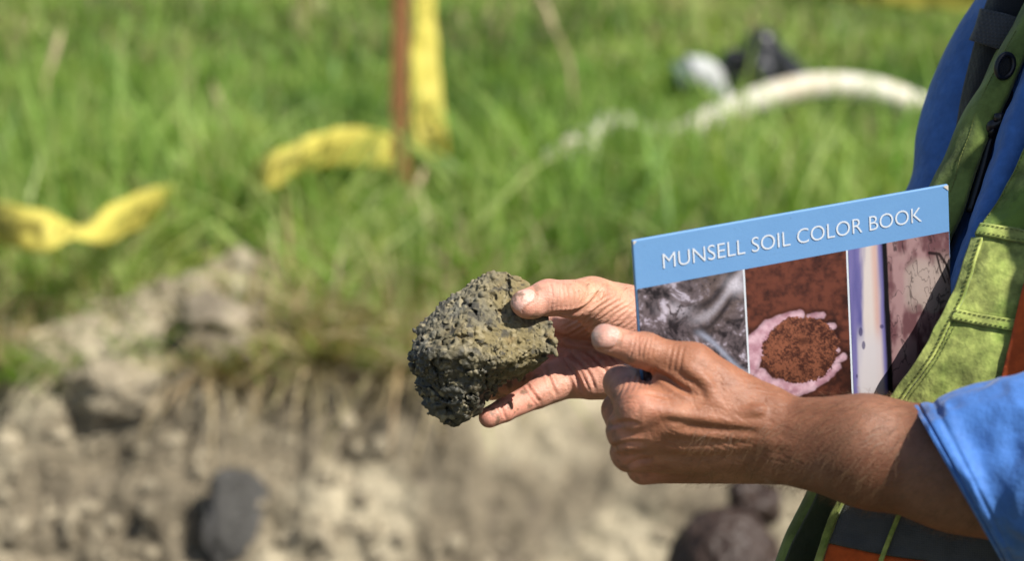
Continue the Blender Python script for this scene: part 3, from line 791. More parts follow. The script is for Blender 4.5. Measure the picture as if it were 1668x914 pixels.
def paint2(px, py):                     # red soil cupped in two hands
    p = np.stack([px, py, px*0], -1)/100.
    n = fbm(p, 10, 4, 3, .6); n2 = fbm(p, 3, 3, 9)
    c = mixc(lin(62, 34, 28), lin(118, 66, 50), sstep(.3, .65, n*.6+n2*.4))
    c = mixc(c, lin(36, 18, 16), .8*sstep(560, 650, py+(px-1300)*.2)*sstep(1345, 1385, px)+.55*sstep(635, 660, py))
    pink = mixc(lin(196, 146, 160), lin(240, 200, 212), sstep(.3, .7, fbm(p, 7, 4, 6)))
    px, py = px+5*(fbm(p, 9, 3, 50)-.5), py+5*(fbm(p, 9, 3, 51)-.5)
    hands = np.minimum.reduce([seg2(px, py, [(1200, 592), (1228, 566), (1255, 535), (1282, 520), (1304, 512)], 24, 7),
        seg2(px, py, [(1225, 602), (1246, 556)], 10, 8),
        seg2(px, py, [(1240, 612), (1258, 633), (1290, 642), (1325, 632)], 12, 5), seg2(px, py, [(1262, 628), (1310, 632), (1345, 616), (1364, 598)], 12, 6),
        seg2(px, py, [(1318, 516), (1340, 513)], 5, 5), seg2(px, py, [(1345, 532), (1358, 532)], 5, 5.5), seg2(px, py, [(1350, 551), (1358, 551)], 4, 5),
        seg2(px, py, [(1352, 572), (1364, 570)], 4, 5), seg2(px, py, [(1362, 588), (1374, 581)], 5, 6), seg2(px, py, [(1340, 608), (1364, 596)], 6, 6)])
    c = mixc(c, lin(44, 20, 16), .7*sstep(9, 0, hands)*sstep(-2, 3, hands))
    c = c*(1-sstep(1, -1, hands))[..., None]+(pink*(.55+.45*sstep(2, -8, hands)+.25*(fbm(p, 30, 2, 61)-.5))[..., None])*sstep(1.5, -1.5, hands)[..., None]
    m = ((px-1304)/62)**2+((py-571+(px-1300)*.05)/54)**2+(fbm(p, 9, 4, 4)-.5)*.4+(fbm(p, 40, 2, 64)-.5)*.25
    sc = mixc(lin(70, 38, 30), lin(150, 92, 68), sstep(.36, .64, .65*fbm(p, 34, 3, 12, .75)+.35*fbm(p, 6, 3, 13)))*(1.12-.30*sstep(560, 625, py))[..., None]
    sc = mixc(sc, lin(44, 20, 16), .75*np.exp(-(((px-1308)/16)**2+((py-556)/6)**2)))
    return mixc(c, 0, sstep(1.03, .97, m))+sc*sstep(1.03, .97, m)[..., None]
def paint3(px, py):                     # pale soil core beside cracked reddish soil
    p = np.stack([px, py, px*0], -1)/100.
    vs = np.stack([px/9, py/70, px*0], -1)
    u = px-(py-400)*.045
    n = fbm(vs, 1, 4, 3)
    c = mixc(lin(84, 84, 150), lin(150, 140, 196), n)
    c = mixc(c, lin(232, 220, 214), sstep(1392, 1404, u+ (n-.5)*16-(520-py)*.06)*(1-sstep(1422, 1434, u+(n-.5)*8)))
    c = mixc(c, lin(226, 176, 160), .7*sstep(1414, 1424, u)*(1-sstep(1424, 1432, u)))
    c = mixc(c, lin(225, 218, 222), .85*sstep(520, 570, py)*sstep(1386, 1392, u)*(1-sstep(1424, 1434, u)))
    for x, y, a, b in ((1402, 541, 2.6, 6), (1407, 563, 2.6, 6), (1436, 532, 4, 4), (1396, 613, 2, 4)):
        c = mixc(c, lin(62, 56, 106), .75*sstep(1.4, .5, ((px-x)/a)**2+((py-y)/b)**2+(n-.5)*2.2))
    c = mixc(c, lin(18, 14, 18), sstep(1433, 1438, u+(n-.5)*6))
    bark = mixc(lin(118, 80, 84), lin(178, 142, 142), sstep(.35, .62, fbm(np.stack([px/16, py/34, px*0], -1), 1, 4, 17)))
    bark = mixc(bark, lin(196, 178, 168), .85*sstep(.46, .60, fbm(p, 2.4, 3, 21))*sstep(1455, 1490, px)*sstep(400, 440, py))
    cr = np.abs(fbm(np.stack([px/14, py/40, px*0], -1)+.6*fbm(p, 5, 2, 2)[..., None], 1, 3, 44)-.5); bark = mixc(bark, lin(46, 32, 36), .75*sstep(.020, .0, cr))
    dk = np.minimum(seg2(px, py, [(1514, 412), (1530, 414), (1541, 430), (1548, 450)], 2, 1.5), seg2(px, py, [(1525, 412), (1532, 440), (1540, 460)], 1.2, .8)); bark = mixc(bark, lin(30, 18, 22), .9*sstep(1.5, -.5, dk))
    k = sstep(1443, 1446, u+(n-.5)*4)
    return c*(1-k)[..., None]+bark*k[..., None]
def photo_panel(s0, s1, fn):
    ns, nt = int((s1-s0)/.00042), int((BH-BB-.001)/.00042)
    S, T = np.meshgrid(np.linspace(s0, s1, ns), np.linspace(BB, BH-.0008, nt))
    V = bk(S, T, .0004); px, py = proj(V)
    mk('cover_photo', c2w(V), gridf(nt, ns), M['print'], book, col=np.clip(fn(px, py)*.66, .003, 1).reshape(-1, 3))
_s = np.linspace(0, BW, 500); _p = proj(bk(_s, np.full(500, BB)))[0]; f1, f2 = float(np.interp(1211, _p, _s)), float(np.interp(1379, _p, _s))
photo_panel(.0010, f1-.0006, paint1); photo_panel(f1+.0006, f2-.0006, paint2); photo_panel(f2+.0008, BW-.0008, paint3)
for f in (f1, f2):
    V = bk(np.array([f-.0006, f+.0006, f+.0006, f-.0006]), np.array([BB, BB, BH-.0008, BH-.0008]), .00035)
    mk('white_rule', c2w(V), np.array([[0, 1, 2, 3]]), M['lettering'], book, smooth=False)
def title():
    cu = bpy.data.curves.new('title_text', 'FONT'); cu.body = 'MUNSELL SOIL COLOR BOOK'; cu.size = 1.0; cu.space_character = 1.0; cu.extrude = .0; cu.resolution_u = 4
    cu.offset = -.008
    ob = bpy.data.objects.new('tmp', cu); COL.objects.link(ob)
    dg = bpy.context.evaluated_depsgraph_get(); dg.update()
    me = bpy.data.meshes.new_from_object(ob.evaluated_get(dg)); bpy.data.objects.remove(ob)
    v = np.array([x.co[:] for x in me.vertices]); lo, hi = v.min(0), v.max(0)
    s0, s1 = .0870*BW, .908*BW; base = .0200; cap = .0091
    W = bk(s0+(v[:, 0]-lo[0])/(hi[0]-lo[0])*(s1-s0), base-(v[:, 1]-lo[1])/(hi[1]-lo[1])*cap, .00045)
    ws = c2w(W); org = Vector(ws.mean(0))
    for x, p in zip(me.vertices, ws): x.co = Vector(p)-org
    me.materials.clear(); me.materials.append(M['lettering'])
    link('title_lettering', me, book, org)
title()

for a_, sg in ((0, 1), (BW, -1)):
    e = .0022 if sg > 0 else .0034
    V = bk(a_+sg*(np.array([0, .55, 1, .5, 0])*e+.0004), np.array([0, 0, .15, .55, 1])*e+.0004, .0004)
    mk('worn_corner', c2w(V), np.array([[0, 1, 2, 3, 4]]), M['paper'], book, smooth=False)

# ------------------------------------------------------------------ the standing person: body
TAN = np.array([.41, .200, .118]); PINK = np.array([.63, .335, .25])
def mm(x): return x/1000.
def nails(V, N, specs):
    nail = np.zeros(len(V)); disp = np.zeros(len(V))
    for c, a, n, la, lb in specs:
        a, b, n = frame(a, n); q = V-c; x, y = q@a/la, q@b/lb
        x2 = np.where(x > 0, np.abs(x)**3.2, np.abs(x)**2.4)
        e = (x2+np.abs(y)**3.0); face = (N@n > .0) & (np.linalg.norm(q, axis=1) < 2.2*max(la, lb))
        m = sstep(1.12, .88, e)*face
        nail = np.maximum(nail, m)
        disp += face*(.0005*sstep(1.05, .75, e)-.0008*np.exp(-((e-1.25)/.22)**2)*(x < .6))
    return nail, disp

def crease(disp, V, N, px, py, pts, w, depth, sgn=1):
    pts = catmull(np.array(pts, float), 5*len(pts)); d = np.full(len(V), 1e9)
    lo, hi = pts.min(0)-4*w, pts.max(0)+4*w; k = np.where((px > lo[0]) & (px < hi[0]) & (py > lo[1]) & (py < hi[1]) & (N[:, 2] < .1))[0]
    x, y = px[k], py[k]; dd = np.full(len(k), 1e9); tt = np.zeros(len(k))
    for i, (a, b) in enumerate(zip(pts[:-1], pts[1:])):
        ba = b-a; t = np.clip(((x-a[0])*ba[0]+(y-a[1])*ba[1])/(ba@ba+1e-9), 0, 1); e = np.hypot(x-a[0]-t*ba[0], y-a[1]-t*ba[1])
        m = e < dd; dd[m] = e[m]; tt[m] = (i+t[m])/(len(pts)-1)
    fadeq = np.clip(np.minimum(tt, 1-tt)*6+.25, 0, 1)
    disp[k] -= sgn*depth*fadeq*(np.exp(-(dd/w)**2)-.35*np.exp(-((dd-2.0*w)/w)**2))
def near_hand():
    S = SDF((.035, -.150, 1.325), (.300, .012, 1.49), .0009)
    E, W1, W2, W3 = cf(1900, 838, 1.345), cf(1560, 762, 1.372), cf(1420, 738, 1.386), cf(1285, 722, 1.402)
    S.cone(E, W1, mm(42), mm(34.5), .01); S.cone(W1, W2, mm(34.5), mm(30), .012); S.cone(W2, W3, mm(30), mm(24.5), .012)
    S.cone(cf(1400, 700, 1.378), cf(1280, 690, 1.392), mm(16), mm(11), .014)          # radius side muscle
    kn = {2: cf(1040, 667, 1.394), 3: cf(1022, 702, 1.404), 4: cf(1026, 737, 1.418), 5: cf(1048, 762, 1.436)}
    wr = {2: cf(1255, 690, 1.399), 3: cf(1260, 712, 1.402), 4: cf(1262, 732, 1.412), 5: cf(1262, 745, 1.424)}
    rk = {2: 12.5, 3: 12, 4: 11.2, 5: 9.6}
    for i in (2, 3, 4, 5): S.cone(wr[i], kn[i], mm(16), mm(rk[i]), .009)
    pip = {2: cf(1012, 624, 1.427), 3: cf(1009, 668, 1.443), 4: cf(1020, 708, 1.455), 5: cf(1044, 738, 1.464)}
    dip = {2: cf(1060, 610, 1.449), 3: cf(1062, 660, 1.462), 4: cf(1070, 700, 1.470), 5: cf(1085, 735, 1.474)}
    tip = {2: cf(1115, 620, 1.454), 3: cf(1115, 668, 1.462), 4: cf(1120, 703, 1.468), 5: cf(1122, 740, 1.470)}
    r2 = {2: 10.3, 3: 10.3, 4: 9.8, 5: 8.6}
    T = SDF(S.lo, S.lo+(S.n-1)*S.h, S.h)
    for i in (2, 3, 4, 5):
        S.cone(kn[i], pip[i], mm(rk[i]-.6), mm(r2[i]), .0035)
        S.cone(pip[i], dip[i], mm(r2[i]), mm(r2[i]-1.8), .003); S.cone(dip[i], tip[i], mm(r2[i]-1.8), mm(r2[i]-2.6), .003)
        S.cone(kn[i]+np.array([.001, .0, -.0035]), kn[i]+np.array([.005, -.0005, -.003]), mm(rk[i]-2.5), mm(rk[i]-4), .006)   # knuckle head
    # thumb
    cm, mc, ip, tp = cf(1228, 672, 1.404), cf(1128, 597, 1.399), cf(1050, 572, 1.400), cf(987, 552, 1.398)
    S.cone(cm, mc, mm(18), mm(13.2), .013); S.cone(mc, ip, mm(12.4), mm(9.6), .006); S.cone(ip, tp, mm(9.4), mm(8.5), .004)
    S.cone(ip+np.array([.001, .001, -.0015]), ip+np.array([-.004, 0, -.0012]), mm(9.2), mm(8.6), .004)
    S.cone(cf(1150, 660, 1.402), cf(1090, 640, 1.406), mm(12), mm(9), .014)           # first web
    S.cone(cf(1180, 700, 1.418), cf(1080, 700, 1.420), mm(15), mm(13), .012)          # palm pad
    # tendons, veins
    for i, r in ((2, 2.6), (3, 2.8), (4, 2.4)):
        a = kn[i]+np.array([.006, 0, -(rk[i]-1.6)/1000]); b = wr[i]+np.array([-.006, 0, -.0142])
        S.cone(a, b, mm(r), mm(r-.6), .007)
    S.line([cf(1118, 598, 1.3868), cf(1150, 622, 1.3862), cf(1165, 655, 1.3858), cf(1200, 672, 1.3852), cf(1240, 668, 1.381)], .0011, .005, False)
    S.line([cf(1095, 690, 1.386), cf(1130, 676, 1.3853), cf(1165, 655, 1.3855)], .0010, .005, False)
    S.line([cf(1100, 726, 1.401), cf(1150, 716, 1.3925), cf(1220, 716, 1.388), cf(1290, 722, 1.378)], .0010, .005, False)
    V, Q = S.mesh(2); N = vnormals(V, Q); px, py = proj(V)
    nl, dsp = nails(V, N, [(tp+np.array([-.0016, .0030, -.0062]), tp-ip, (.06, .40, -.90), .0092, .0074)])
    def cr(pts, w=1.6, dp=.0005): crease(dsp, V, N, px, py, pts, w, dp)
    rr = np.random.default_rng(4)
    for x in (1030, 1036, 1043, 1049, 1056, 1063): cr([(x+5, 545+rr.integers(0, 5)), (x+rr.integers(-2, 3), 566), (x-3, 586-rr.integers(0, 6))], 1.7, .00055)
    for x in (1088, 1097, 1107): cr([(x+8, 562), (x+3, 585), (x, 606)], 2.0, .0004)
    cr([(1062, 606), (1085, 617), (1108, 632), (1128, 642)], 5, .0022); cr([(1050, 640), (1075, 645), (1095, 650)], 2.5, .0006)
    for x, y in ((1010, 636), (1020, 631), (1031, 628), (1042, 625), (1052, 622), (1060, 620)): cr([(x-5, y+12), (x+3, y-4), (x+9, y-22)], 1.6, .0004)
    for k in range(9): cr([(1008+k*3+rr.integers(-3, 3), 655+k*3), (1026+k*2, 650+k*4+rr.integers(-3, 3)), (1044, 655+k*3)], 1.5, .00025)
    for a, b in (((990, 694), (1040, 690)), ((995, 730), (1050, 722)), ((1020, 760), (1065, 748))): cr([a, ((a[0]+b[0])/2, (a[1]+b[1])/2-3), b], 4.0, .0014)
    for k in range(46):
        x, y = rr.uniform(1070, 1300), rr.uniform(600, 780); L = rr.uniform(10, 30); cr([(x-L, y-L*.35+rr.normal(0, 3)), (x, y+rr.normal(0, 2)), (x+L, y+L*.25+rr.normal(0, 3))], 1.6, .00022)
    for k in range(40):
        x, y = rr.uniform(1060, 1280), rr.uniform(590, 780); L = rr.uniform(6, 16); cr([(x-L*.3, y-L), (x, y), (x+L*.5, y+L)], 1.5, .0002)
    for x0_, y0_, x1_, y1_ in ((1075, 684, 1240, 706), (1070, 716, 1240, 722), (1080, 746, 1240, 738)): cr([(x0_, y0_), ((x0_+x1_)/2, (y0_+y1_)/2+3), (x1_, y1_)], 7, .0011)
    V = V+N*dsp[:, None]; px, py = proj(V)
    c = np.tile(TAN, (len(V), 1)); q = V
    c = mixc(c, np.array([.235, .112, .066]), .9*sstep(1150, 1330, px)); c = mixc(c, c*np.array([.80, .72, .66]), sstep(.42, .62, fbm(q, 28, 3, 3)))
    c = mixc(c, np.array([.62, .315, .22]), .85*sstep(1090, 990, px)*sstep(640, 560, py))          # thumb end
    for i in (2, 3, 4, 5):
        c = mixc(c, np.array([.60, .27, .18]), .8*np.exp(-(np.linalg.norm(V-kn[i]-[0, 0, -.008], axis=1)/.011)**2))
    c = mixc(c, np.array([.55, .27, .19]), .55*sstep(1075, 1040, px)*sstep(660, 620, py)*sstep(590, 604, py))
    c = mixc(c, np.array([.60, .37, .31]), .75*nl)
    dirt = sstep(.56, .70, fbm(V, 200, 3, 88))*sstep(1090, 1010, px); c = mixc(c, np.array([.16, .11, .07]), .45*dirt)
    lun = np.exp(-(np.linalg.norm(V-(tp+np.array([-.0055, .0022, -.0055])), axis=1)/.003)**2)*nl; c = mixc(c, np.array([.74, .58, .50]), .6*lun)
    return V, Q, c, nl
def far_hand():
    S = SDF((-.030, -.104, 1.475), (.235, .016, 1.68), .0009)
    E, W1, W2 = cf(1600, 430, 1.70), cf(1350, 508, 1.64), cf(1150, 548, 1.588)
    S.cone(E, W1, mm(44), mm(33), .012); S.cone(W1, W2, mm(33), mm(26), .012)
    mc = {2: cf(938, 528, 1.603), 3: cf(928, 560, 1.606), 4: cf(930, 594, 1.597), 5: cf(942, 618, 1.580)}
    wr = {2: cf(1125, 522, 1.590), 3: cf(1130, 545, 1.590), 4: cf(1130, 570, 1.586), 5: cf(1120, 598, 1.578)}
    for i, r in ((2, 12), (3, 12), (4, 11.5), (5, 11)): S.cone(wr[i], mc[i], mm(15), mm(r), .010)
    fing = {2: [(860, 530, 1.606), (800, 545, 1.598), (760, 560, 1.592)], 3: [(845, 575, 1.608), (775, 590, 1.602), (735, 600, 1.596)], 4: [(862, 622, 1.588), (800, 630, 1.595), (760, 625, 1.592)]}
    for i, r in ((2, 9.5), (3, 9.8), (4, 9.3)):
        p = [mc[i]]+[cf(*x) for x in fing[i]]
        for j in range(3): S.cone(p[j], p[j+1], mm(r+1.2-j), mm(r+.2-j), .003)
    k5, d5, t5 = cf(872, 644, 1.562), cf(822, 668, 1.544), cf(797, 680, 1.540)
    S.cone(mc[5], k5, mm(10.2), mm(8.8), .006); S.cone(k5, d5, mm(8.8), mm(7.5), .002); S.cone(d5, t5, mm(7.6), mm(6.9), .002)
    S.cone(cf(905, 628, 1.566), cf(880, 640, 1.560), mm(9), mm(8.2), .004)
    S.cone(cf(918, 606, 1.578), cf(880, 616, 1.574), mm(10), mm(9), .004)             # ring finger root
    # thumb and thenar
    cm, m1, ip, tp = cf(1095, 530, 1.572), cf(965, 489, 1.538), cf(893, 485, 1.513), cf(853, 494, 1.505)
    S.cone(cm, m1, mm(21), mm(14.2), .012); S.cone(m1, ip, mm(13.6), mm(11), .006); S.cone(ip, tp, mm(10.8), mm(8.3), .004)
    S.cone(cf(868, 500, 1.505), cf(862, 501, 1.504), mm(7.5), mm(7), .004)
    S.cone(cf(1075, 540, 1.560), cf(985, 514, 1.548), mm(22), mm(14), .010)
    S.cone(cf(985, 520, 1.566), cf(930, 528, 1.590), mm(12), mm(10), .010)            # web to the index
    S.cone(cf(1105, 606, 1.566), cf(965, 620, 1.566), mm(18), mm(12.5), .010)         # hypothenar
    S.cone(cf(1060, 575, 1.580), cf(960, 580, 1.592), mm(14), mm(12), .012)
    V, Q = S.mesh(2); N = vnormals(V, Q); px, py = proj(V)
    nl, dsp = nails(V, N, [(tp+np.array([.0000, .0036, -.0060]), tp-ip, (-.22, .62, -.76), .0072, .0056)])
    def cr(pts, w=1.8, dp=.0006): crease(dsp, V, N, px, py, pts, w, dp)
    rr = np.random.default_rng(9)
    for k, x in enumerate((900, 907, 914, 921, 929, 938)): cr([(x-4+rr.integers(-2, 3), 458), (x, 482), (x-3, 506)], 1.8, .0005)
    cr([(898, 512), (925, 512), (950, 505), (968, 490), (978, 472)], 3.2, .0013); cr([(905, 508), (935, 506), (958, 496), (970, 480)], 2, .0007)
    for k in range(9):
        x, y = 950+k*9, 515+k*4; cr([(x-34, y+18+rr.integers(-3, 4)), (x-8, y+4), (x+14, y-16), (x+44, y-38+rr.integers(-4, 5))], 1.8, .0005)
    for k in range(30):
        x, y = rr.uniform(930, 1040), rr.uniform(465, 560); L = rr.uniform(8, 22); cr([(x-L, y+L*.55), (x, y+rr.normal(0, 2)), (x+L, y-L*.6)], 1.5, .00025)
    cr([(884, 592), (893, 610), (899, 626), (906, 644)], 3.0, .0013); cr([(893, 596), (902, 614), (908, 630)], 1.7, .0006)
    cr([(914, 580), (930, 598), (941, 618), (950, 640)], 3.2, .0014); cr([(928, 572), (948, 592), (962, 614), (970, 636)], 2.6, .0010)
    cr([(946, 566), (970, 584), (988, 606), (996, 626)], 3.0, .0012); cr([(968, 560), (996, 580), (1012, 600), (1020, 620)], 2.2, .0008)
    for k in range(16):
        x, y = rr.uniform(910, 1010), rr.uniform(575, 630); L = rr.uniform(6, 18); cr([(x-L*.6, y-L), (x, y), (x+L*.5, y+L)], 1.5, .0003)
    cr([(905, 545), (940, 556), (985, 558), (1020, 550)], 4, .0014); cr([(905, 565), (940, 570), (980, 572)], 2.5, .0008)
    cr([(858, 626), (868, 641), (880, 656)], 2.6, .0011); cr([(852, 632), (862, 646), (873, 660)], 1.7, .0006)
    cr([(812, 655), (818, 668), (824, 683)], 2.0, .0006); cr([(808, 660), (813, 671), (817, 684)], 1.5, .0003)
    V = V+N*dsp[:, None]; px, py = proj(V)
    c = np.tile(PINK*np.array([.95, .95, .93]), (len(V), 1))
    back = sstep(.1, .6, N[:, 2]); c = mixc(c, TAN*1.05, back)
    c = mixc(c, np.array([.60, .33, .205]), .8*sstep(535, 470, py)*sstep(905, 960, px))
    c = mixc(c, np.array([.68, .30, .225]), .55*sstep(910, 850, px)*sstep(590, 640, py))
    c = mixc(c, np.array([.66, .33, .235]), .6*sstep(900, 850, px)*sstep(540, 500, py))
    c = mixc(c, np.array([.60, .29, .21]), .5*sstep(.5, .65, fbm(V, 55, 3, 6)))
    c = mixc(c, np.array([.76, .50, .42]), .8*nl)
    dirt = sstep(.54, .70, fbm(V, 240, 3, 88))*sstep(915, 850, px); c = mixc(c, np.array([.14, .105, .065]), .75*dirt)
    c = mixc(c, np.array([.14, .11, .07]), .8*sstep(.25, .5, nl)*sstep(.8, .5, nl)*sstep(852, 838, px))
    return V, Q, c, nl

FEET = (.40, 1.50, 0)
person = empty('person', FEET)
tag(person, 'person in blue jacket and lime safety vest holding a clod and a book', 'person')
def TC(z): return np.array([.40+(z-1.05)*.16, 1.50+(z-1.05)*.05, z])
FRT = np.array([-.95, -.30, 0]); LFT = np.array([.30, -.95, 0])
LSH, RSH = np.array([.505, 1.352, 1.365]), np.array([.425, 1.685, 1.38])
LEL, REL = P(1990, 852, 1.342), P(1610, 425, 1.71)
def body_mesh():
    S = SDF((.0, 1.0, -.02), (.85, 2.0, 1.82), .009)
    tc = TC
    S.cone(tc(.92), tc(1.05), .095, .085, .04, FRT, .7); S.cone(tc(1.05), tc(1.30), .085, .080, .03, FRT, .6)
    S.cone(LSH*.85+tc(1.34)*.15-[0, 0, .03], RSH*.85+tc(1.34)*.15-[0, 0, .03], .036, .036, .03)
    nk = tc(1.42); hd = tc(1.62)+FRT*.03
    S.cone(nk-[0, 0, .06], nk+[0, 0, .12], .056, .052, .03)
    S.ell(hd+[0, 0, .03], [FRT, LFT, (0, 0, 1)], (.098, .077, .105), .02); S.ell(hd+FRT*.03-[0, 0, .05], [FRT, LFT, (0, 0, 1)], (.065, .058, .07), .03)
    S.cone(hd+FRT*.088+[0, 0, .015], hd+FRT*.112-[0, 0, .022], .009, .014, .012)
    for s in (-1, 1):
        S.ell(hd+LFT*s*.078-FRT*.0+[0, 0, .0], [FRT, LFT, (0, 0, 1)], (.018, .008, .032), .006)
        S.cone(hd+FRT*.098+LFT*s*.032+[0, 0, .012], hd+FRT*.098+LFT*s*.030+[0, 0, .012], .013, .013, .008, cut=True)
        S.cone(hd+FRT*.080+LFT*s*.032+[0, 0, .012], hd+FRT*.081+LFT*s*.032+[0, 0, .012], .0125, .0125, .003)
        hip = tc(.92)+LFT*s*.09; kn = np.array([.40, 1.50, .48])+LFT*s*.12+FRT*.03; an = np.array([.42, 1.50, .07])+LFT*s*.13
        S.cone(hip, kn, .080, .052, .04); S.cone(kn, an, .052, .036, .03); S.cone(an, an+FRT*.13-[0, 0, .03], .034, .028, .03)
    S.cone(hd+FRT*.085+LFT*.022-[0, 0, .062], hd+FRT*.085-LFT*.022-[0, 0, .062], .004, .004, .004, cut=True)
    le = LEL+np.array([-.012, 0, .012])
    S.cone(LSH-[0, 0, .03], le, .040, .030, .02); S.cone(RSH-[0, 0, .03], REL, .040, .034, .02)
    S.cone(le, P(1640, 782, 1.366), .030, .033, .02); S.cone(REL, P(1350, 508, 1.64), .034, .031, .02)
    V, Q = S.mesh(2); return V, Q, np.tile(TAN, (len(V), 1)), np.zeros(len(V))
pa = body_mesh(); pb = near_hand(); pc = far_hand()
Vb = np.concatenate([pa[0], c2w(pb[0]), c2w(pc[0])]); n1, n2 = len(pa[0]), len(pa[0])+len(pb[0])
Qb = np.concatenate([pa[1], pb[1]+n1, pc[1]+n2])
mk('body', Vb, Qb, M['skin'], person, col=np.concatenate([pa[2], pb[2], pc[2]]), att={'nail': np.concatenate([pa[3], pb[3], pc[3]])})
# ==PART4==
# ------------------------------------------------------------------ clothing
def loft(rings, n=48, dense=40, folds=0.0, seed=0, fscale=18, wrap=True):
    """rings: (centre, half-axis A, half-axis B) in world space"""
    R = np.array([np.concatenate([np.asarray(c, float), np.asarray(a, float), np.asarray(b, float)]) for c, a, b in rings])
    D = catmull(R, dense); a = np.linspace(0, 2*np.pi, n, endpoint=False)
    V = D[:, None, :3]+D[:, None, 3:6]*np.cos(a)[None, :, None]+D[:, None, 6:]*np.sin(a)[None, :, None]
    if folds:
        o = V-D[:, None, :3]; L = np.linalg.norm(o, axis=-1)[..., None]
        p = V.copy(); f = (np.abs(fbm(p, fscale, 3, seed)-.5)*2)
        V = V+o/L*((.35-f)*folds)[..., None]
    return V.reshape(-1, 3), gridf(dense, n, True)
Zv = np.array([0, 0, 1.])
def ring_t(z, d, w): return (TC(z), FRT*d, LFT*w)
jacket = mk('jacket', *loft([ring_t(.80, .118, .172), ring_t(.90, .118, .172), ring_t(1.0, .100, .168), ring_t(1.12, .084, .168), ring_t(1.24, .082, .172), ring_t(1.34, .088, .178), ring_t(1.41, .085, .12), ring_t(1.46, .066, .072), ring_t(1.50, .068, .070)], 90, 110, .014, 3, 14), M['jacket'], person)
solid(jacket, .002)
# sleeve on the camera side: wide cuff on the forearm
def cfv(px, py, d, px2, py2, d2): return c2w(cf(px2, py2, d2))-c2w(cf(px, py, d))
def sl_ring(px, py, d, tx, ty, rd):                                     # centre pixel, top-edge pixel, half depth
    c = P(px, py, d); return (c, P(tx, ty, d)-c, (P(px, py, d-1e-3)-c)/np.linalg.norm(P(px, py, d-1e-3)-c)*rd)
near_rings = [sl_ring(1561, 792, 1.368, 1493, 672, .046), sl_ring(1575, 790, 1.367, 1508, 666, .050), sl_ring(1592, 788, 1.366, 1528, 659, .051), sl_ring(1612, 788, 1.365, 1552, 650, .050), sl_ring(1655, 792, 1.362, 1606, 632, .054),
              sl_ring(1730, 805, 1.357, 1700, 610, .060), sl_ring(1850, 812, 1.350, 1850, 600, .064)]
e1 = P(1985, 800, 1.345); u1 = (LSH-LEL)/np.linalg.norm(LSH-LEL)
sa = np.cross(u1, FRT); sa /= np.linalg.norm(sa); sb_ = np.cross(sa, u1)
near_rings += [(LEL+u1*.015+np.array([-.004, 0, .008]), np.array([-.052, .0, .056]), -sa*.066 if (-sa)[1] < 0 else sa*.066), (LEL+u1*.13, -sb_*.068 if (-sb_)[0] < 0 else sb_*.068, -sa*.068 if (-sa)[1] < 0 else sa*.068), (LSH-u1*.10, -sb_*.070 if (-sb_)[0] < 0 else sb_*.070, -sa*.070 if (-sa)[1] < 0 else sa*.070), (LSH+u1*.03, -sb_*.060 if (-sb_)[0] < 0 else sb_*.060, -sa*.060 if (-sa)[1] < 0 else sa*.060)]
Vs, Qs = loft(near_rings, 96, 150, .013, 11, 26)
# stitched hem: a shallow valley behind the cuff edge
n = 96; Vs = Vs.reshape(150, n, 3); cen = Vs.mean(1, keepdims=True)
k = np.arange(150)[:, None, None]; Vs = cen+(Vs-cen)*(1-.035*np.exp(-((k-9)/1.6)**2)-.02*np.exp(-((k-26)/4.)**2))
ns = mk('sleeve', Vs, Qs, M['jacket'], jacket); solid(ns, .0022)
# sleeve on the far side, running behind the book
fr = []
def sl2(px, py, d, r, tx, ty):
    c = P(px, py, d); a = P(px+tx, py+ty, d)-c; a = a/np.linalg.norm(a)*r; b = P(px, py, d-.01)-c; b = b/np.linalg.norm(b)*r*.92; return (c, a, b)
far_rings = [sl2(1235, 532, 1.612, .044, -.25, -1), sl2(1290, 520, 1.625, .048, -.25, -1), sl2(1400, 492, 1.650, .052, -.3, -1), sl2(1520, 455, 1.680, .058, -.45, -1), sl2(1598, 400, 1.690, .064, -1, -.6), sl2(1628, 330, 1.690, .064, -1, -.35), sl2(1645, 255, 1.690, .067, -1, -.25), sl2(1664, 195, 1.688, .067, -1, -.35), sl2(1706, 115, 1.685, .069, -1, -.5), sl2(1752, 42, 1.680, .070, -1, -.55), sl2(1830, -120, 1.675, .072, -1, -.5), sl2(1900, -330, 1.67, .066, -1, -.3)]
fs = mk('sleeve', *loft(far_rings, 72, 110, .006, 21, 12), M['jacket'], jacket); solid(fs, .002)
# jacket front flaps with the zip between
def pts_rows(rows): return [[cf(*p) for p in r] for r in rows]
flapA = Patch(pts_rows([[(1650, 60, 1.553), (1690, 62, 1.535), (1740, 66, 1.53)], [(1625, 150, 1.553), (1660, 155, 1.533), (1720, 160, 1.53)], [(1600, 215, 1.553), (1626, 222, 1.532), (1690, 230, 1.53)], [(1590, 262, 1.55), (1612, 268, 1.53), (1670, 280, 1.53)], [(1568, 330, 1.545), (1590, 345, 1.527), (1650, 350, 1.53)], [(1540, 420, 1.54), (1562, 430, 1.523), (1630, 440, 1.53)], [(1500, 540, 1.54), (1525, 545, 1.52), (1600, 560, 1.53)]]))
def patch_obj(name, pt, parent, mat, s0=0, s1=1, t0=0, t1=1, n=30, m=60, off=0.0, thick=.0018, fold=0.0, seed=0, fs=25, sfun=None):
    S, T = np.meshgrid(np.linspace(0, 1, n), np.linspace(t0, t1, m))
    if sfun: a, b = sfun(T); S = a+(b-a)*S
    else: S = s0+(s1-s0)*S
    V = pt.at(S, T); N = pt.nor(S, T)
    V = V+N*(off+((fbm(V, fs, 3, seed)-.5)*fold))[..., None] if fold else V+N*off
    V = V+0*N
    o = mk(name, c2w(V), gridf(m, n), mat, parent)
    solid(o, thick, 0); return o
patch_obj('front_flap', flapA, jacket, M['jacket'], fold=.010, seed=4, fs=30)
